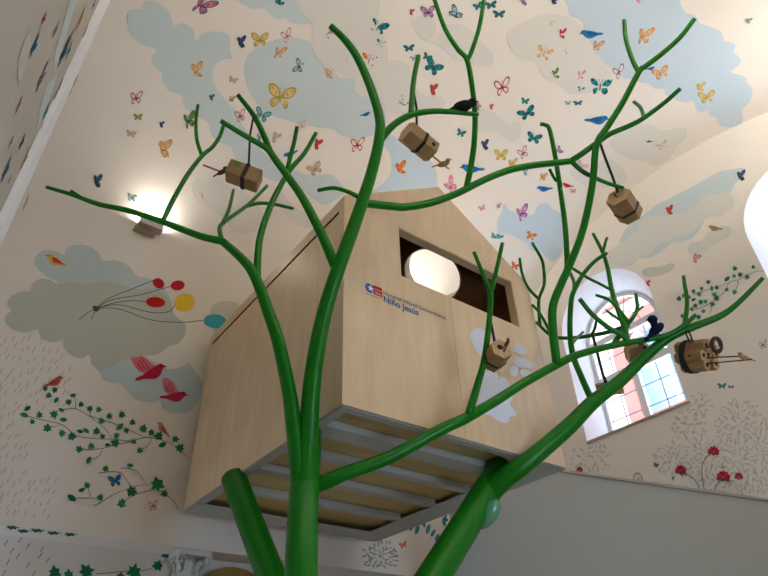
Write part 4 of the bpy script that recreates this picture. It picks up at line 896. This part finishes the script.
# hexagonal box with round hole in front of the house
r = 4.86; c = at(496.5, 356, r); k = mpp(r, 497, 356)
b4 = empty('bird_box', c, 'small hexagonal wooden bird box with round hole hanging before the white treetop-shaped patches', 'bird box', GRP)
d, s, t = basis((.4, .55, .72), c); bm = bmesh.new(); Lx, Rx = 26*k, 11.5*k
prism(bm, c, d, s, t, Lx, Rx, 6, .2); obj('box_body', bm, [BOXW, BOXE], b4)
bm = bmesh.new(); band(bm, c, d, s, t, -4*k, 2.2*k, Rx, 6, .2); obj('band', bm, BLACK, b4)
e = c+d*Lx/2
bm = bmesh.new(); disc(bm, e-RGT*1.5*k+UPV*2*k-d*((-RGT*1.5*k+UPV*2*k).dot(d)), d, 2.9*k, 18, thick=.002); obj('entrance_hole', bm, HOLE, b4)
pe = e-UPV*4*k+RGT*1*k; bm = bmesh.new(); tube(bm, [pe-d*((pe-e).dot(d)), at(509, 341, r-.15)], .007, 8); st = obj('perch', bm, mat('red_peg', '#7d3a34', .6), b4)
little_bird(st, at(507, 343, r-.16), RGT*.6+UPV*.8, 9*k, mat('dark_wood', '#3d2f25', .6))
strap(b4, [at(485, 281, 5.19), at(488, 305, 5.13), at(491.5, 325, 5.1), c+UPV*Rx*.9-d*2*k], .011)
# cluster of tubes with pegs
r = 6.12; c = at(696.5, 356, r); k = mpp(r, 696, 356)*.95
b5 = empty('bird_box', c, 'cluster of hexagonal wooden nesting tubes with round holes, pegs and a thick black band', 'bird box', GRP)
d, s, t = basis((.84, .1, .5), c)
ids = [(0, 0)]+[(math.cos(PI/6+i*PI/3), math.sin(PI/6+i*PI/3)) for i in range(6)]
Rx = 6.6*k
for i, (a, b) in enumerate(ids):
    o_ = c+(s*a+t*b)*Rx*1.74; bm = bmesh.new(); prism(bm, o_, d, s, t, (26+3*((i*2) % 3))*k, Rx, 6, 0); tb = obj('nesting_tube', bm, [BOXW, BOXE], b5)
    bm = bmesh.new(); disc(bm, o_+d*(26+3*((i*2) % 3))*k/2, d, 2.2*k, 14, thick=.002); obj('entrance_hole', bm, HOLE, tb)
for px_, py_, col in ((690, 346, '#a8402c'), (690, 356.5, '#1d2a1c')):
    p = at(px_, py_, r); 
    v = ray(px_, py_); best = None
    # dot on the tube flank nearest the eye
    rr = r-Rx*2.2/1.0; bm = bmesh.new(); q = at(px_+6, py_, r); 
    n_ = (-FWD-d*(-FWD).dot(d)).normalized()
    kk = ((c+n_*Rx*2.38-EYE).dot(n_))/v.dot(n_); disc(bm, EYE+v*kk, n_, 2.0*k, 14, thick=.006); obj('painted_spot', bm, mat('spot'+col[1:], col, .6), b5)
bm = bmesh.new(); band(bm, c, d, s, t, -6*k, 6*k, Rx*2.62, 24, 0); obj('band', bm, BLACK, b5)
strap(b5, [at(683, 325, 6.13), at(686, 334, 6.1), at(690, 343, 6.0)], .008); strap(b5, [at(685, 325, 6.13), at(689.5, 333, 6.1), at(693, 342, 6.0)], .008)
for (p0, p1) in (((703, 358), (742, 356)), ((706, 363.5), (752, 359.5))):
    bm = bmesh.new(); tube(bm, [at(*p0, r-.1), at(*p1, r-.25)], .006, 8); st = obj('perch', bm, mat('dark_wood', '#3d2f25', .6), b5)
little_bird(st, at(744, 357.5, r-.24), RGT*-.9+UPV*.3, 13*k, BOXW)
bm = bmesh.new(); tube(bm, [at(702, 348, r-.1), at(716, 346, r-.2)], .006, 8); st = obj('perch', bm, mat('dark_wood', '#3d2f25', .6), b5)
bm = bmesh.new(); cc = at(716.5, 345, r-.2); aa = (RGT*.28+UPV*-.5).normalized(); up = (UPV*.97-RGT*.2).normalized(); rt = up.cross(FWD).normalized()
tube(bm, [cc+up*7*k*math.sin(2*PI*i/24)+rt*4.3*k*math.cos(2*PI*i/24) for i in range(25)], 2.1*k, 10, False); obj('ring', bm, mat('ring_wood', '#4a211b', .5), st)
bm = bmesh.new(); ellip(bm, at(717.5, 347.5, r-.22), (RGT, UPV, FWD), (2*k, 1.8*k, 1.6*k), 12, 8); obj('knob', bm, mat('pale_knob', '#d8c3b0', .5), st)
# two boxes in front of the window
r = 6.0; c = at(610, 389, r); k = mpp(r, 610, 389)
b6 = empty('bird_box', c, 'plain wooden bird box hanging low before the window, half behind the slanting stem', 'bird box', GRP)
d = (RGT*.96+UPV*.18-FWD*.2).normalized(); s = (UPV-d*UPV.dot(d)).normalized(); t = d.cross(s)
c = at(609.5, 388.5, 6.13)
bm = bmesh.new(); obox(bm, c, (d, s, t), (12.5*k, 6*k, 7*k)); bmesh.ops.recalc_face_normals(bm, faces=bm.faces); bmesh.ops.bevel(bm, geom=bm.edges[:], offset=.006, segments=2, affect='EDGES'); obj('box_body', bm, BOXW, b6)
bm = bmesh.new(); obox(bm, c-d*2*k, (d, s, t), (1.8*k, 6*k+.006, 7*k+.006)); obj('band', bm, BLACK, b6)
strap(b6, [at(592.5, 334, 6.15), at(597, 352, 6.1), at(603, 375, 6.1), c-d*2*k+s*6*k], .014)
r = 6.1; c = at(637, 352, r+.22); k = mpp(r, 634, 351)
b7 = empty('bird_box', c, 'hexagonal wooden bird box behind the long branch, under the dark blue bird', 'bird box', GRP)
d, s, t = basis((.9, .14, -.3), c); bm = bmesh.new(); prism(bm, c, d, s, t, 21*k, 9*k, 6, 0); obj('box_body', bm, [BOXW, BOXE], b7)
bm = bmesh.new(); band(bm, c, d, s, t, 6*k, 2*k, 9*k, 6, 0); obj('band', bm, BLACK, b7)
strap(b7, [at(638, 341, 6.05), c+UPV*7*k+d*3*k], .01)
# birds on the branches
def perched(p, d, up, size, m, label):
    d = Vector(d).normalized(); up = (up-d*up.dot(d)).normalized(); s = d.cross(up)
    root = empty('bird_figure', p, label, 'bird', 'dark bird figures on the branches')
    bm = bmesh.new(); ellip(bm, p, (d, up, s), (size*.36, size*.2, size*.19), 18, 12)
    tube(bm, [p-d*size*.22-up*size*.02, p-d*size*.5-up*size*.05, p-d*size*.66-up*size*.06], [size*.13, size*.07, size*.09], 12); obj('body', bm, m, root)
    return root, d, up, s
k = mpp(5.58, 462, 107); p = at(463, 106.2, 5.55)
rt, d, up, s = perched(p, RGT*.95+UPV*.22, UPV, 29*k, mat('black_bird_paint', '#131214', .8, spec=.2), 'black bird figure lying along the short upper branch')
bm = bmesh.new(); h = p+d*29*k*.33+up*1.6*k; ellip(bm, h, (d, up, s), (4.6*k, 4.4*k, 4.2*k), 14, 10); tube(bm, [h+d*4*k, h+d*7*k-up*.6*k], [1.2*k, .002], 8); obj('head', bm, MATS['black_bird_paint'], rt)
k = mpp(6.05, 655, 327); p = at(656.5, 329, 6.0)
rt, d, up, s = perched(p, RGT*.75+UPV*.62, UPV*.6-RGT*.6, 24*k, mat('dark_blue_bird_paint', '#0f1430', .8, spec=.2), 'dark blue bird figure standing upright on the branch by the window')
bm = bmesh.new(); h = at(652.5, 319.5, 6.0); ellip(bm, h, (RGT, UPV, FWD), (5.0*k, 4.6*k, 4.4*k), 16, 10); tube(bm, [h-RGT*4*k, h-RGT*7*k-UPV*1*k], [1.2*k, .002], 8); tube(bm, [h, p], [3.4*k, 4.4*k], 12); obj('head', bm, MATS['dark_blue_bird_paint'], rt)
# ------------------------------------------------------------------ uplights on the walls
WARM = (1.0, .93, .82)
LM = mat('lamp_housing', '#b9b6ae', .45, metal=.3); TUBE = mat('lamp_tube', '#fff3dc', .5, emit='#ffe2b0', estr=12)
def uplight(x, z, power, label, front=False, tilt=.35):
    s_ = -1 if not front else 1
    yy = (YC+VA*math.sqrt(1-((z-ZS)/VB)**2)) if (z > ZS) else YB
    if front: yy = 2*YC-yy
    y = yy+s_*.11
    root = empty('wall_uplight', (x, y, z), label, 'lamp', 'wall uplights')
    bm = bmesh.new(); w, dp, hh, th = .14, .06, .045, .006
    box(bm, (x-w, y-dp, z-hh), (x+w, y+dp, z-hh+th)); box(bm, (x-w, y-dp, z-hh), (x+w, y-dp+th, z+hh)); box(bm, (x-w, y+dp-th, z-hh), (x+w, y+dp, z+hh))
    box(bm, (x-w, y-dp, z-hh), (x-w+th, y+dp, z+hh)); box(bm, (x+w-th, y-dp, z-hh), (x+w, y+dp, z+hh)); obj('housing', bm, LM, root)
    bm = bmesh.new(); box(bm, (x-w-.03, min(y, yy), z-hh-.035), (x+w-.05, max(y, yy), z-hh-.022)); box(bm, (x-.05, min(y, yy)+.0, z-hh-.03), (x+.05, max(y, yy), z-.01)); obj('wall_bracket', bm, mat('bracket_metal', '#a9906a', .5), root)
    bm = bmesh.new(); tube(bm, [(x-.11, y, z), (x+.11, y, z)], .012, 10); obj('lamp_tube', bm, TUBE, root)
    L = bpy.data.lights.new('uplight_beam', 'AREA'); L.shape = 'RECTANGLE'; L.size = .24; L.size_y = .09; L.energy = power; L.color = WARM
    lo = bpy.data.objects.new('uplight_beam', L); C.objects.link(lo); lo.location = (0, 0, .04)
    lo.rotation_euler = (PI-s_*tilt, 0, 0); lo.parent = root
    return root
P0 = 42
uplight(1.14, 5.10+CZ, P0*.21, 'grey wall uplight glowing above the painted balloons', False, -.2)
uplight(5.0, 5.10+CZ, P0, 'wall uplight behind the tree house')
for x in (.4, 3.2, 6.2): uplight(x, 5.10+CZ, P0*2.3, 'added fill uplight on the unseen wall behind the viewer', True)  # unseen uplights added to brighten the vault and hall
# ------------------------------------------------------------------ daylight
w = bpy.data.worlds.new('sky'); bpy.context.scene.world = w; w.use_nodes = True
bg = w.node_tree.nodes['Background']; bg.inputs['Color'].default_value = (.60, .76, 1.0, 1); bg.inputs['Strength'].default_value = 8.5
S = bpy.data.lights.new('sun', 'SUN'); S.energy = 2.0; S.angle = .01; S.color = (1, .95, .88); so = bpy.data.objects.new('sun', S); C.objects.link(so)
so.rotation_euler = Vector((.62, .12, -.78)).to_track_quat('-Z', 'Y').to_euler()
for yc, hw, hf, yf in WINS:
    L = bpy.data.lights.new('window_portal', 'AREA'); L.shape = 'RECTANGLE'; L.size = 2.4; L.size_y = 1.4; L.cycles.is_portal = True
    lo = bpy.data.objects.new('window_portal', L); C.objects.link(lo); lo.location = (XW+.08, yf, (Z0+5.6+CZ)/2); lo.rotation_euler = (0, PI/2, 0)
for q in FILL_WIN:
    L = bpy.data.lights.new('window_portal', 'AREA'); L.shape = 'RECTANGLE'; L.size = 1.8; L.size_y = 3.0; L.cycles.is_portal = True
    lo = bpy.data.objects.new('window_portal', L); C.objects.link(lo); lo.location = (q[0], YF-.35, 2.4); lo.rotation_euler = (PI/2, 0, 0)
vs = bpy.context.scene.view_settings; vs.view_transform = 'Standard'; vs.look = 'None'; vs.exposure = 0.0; vs.gamma = 1; vs.use_curve_mapping = False
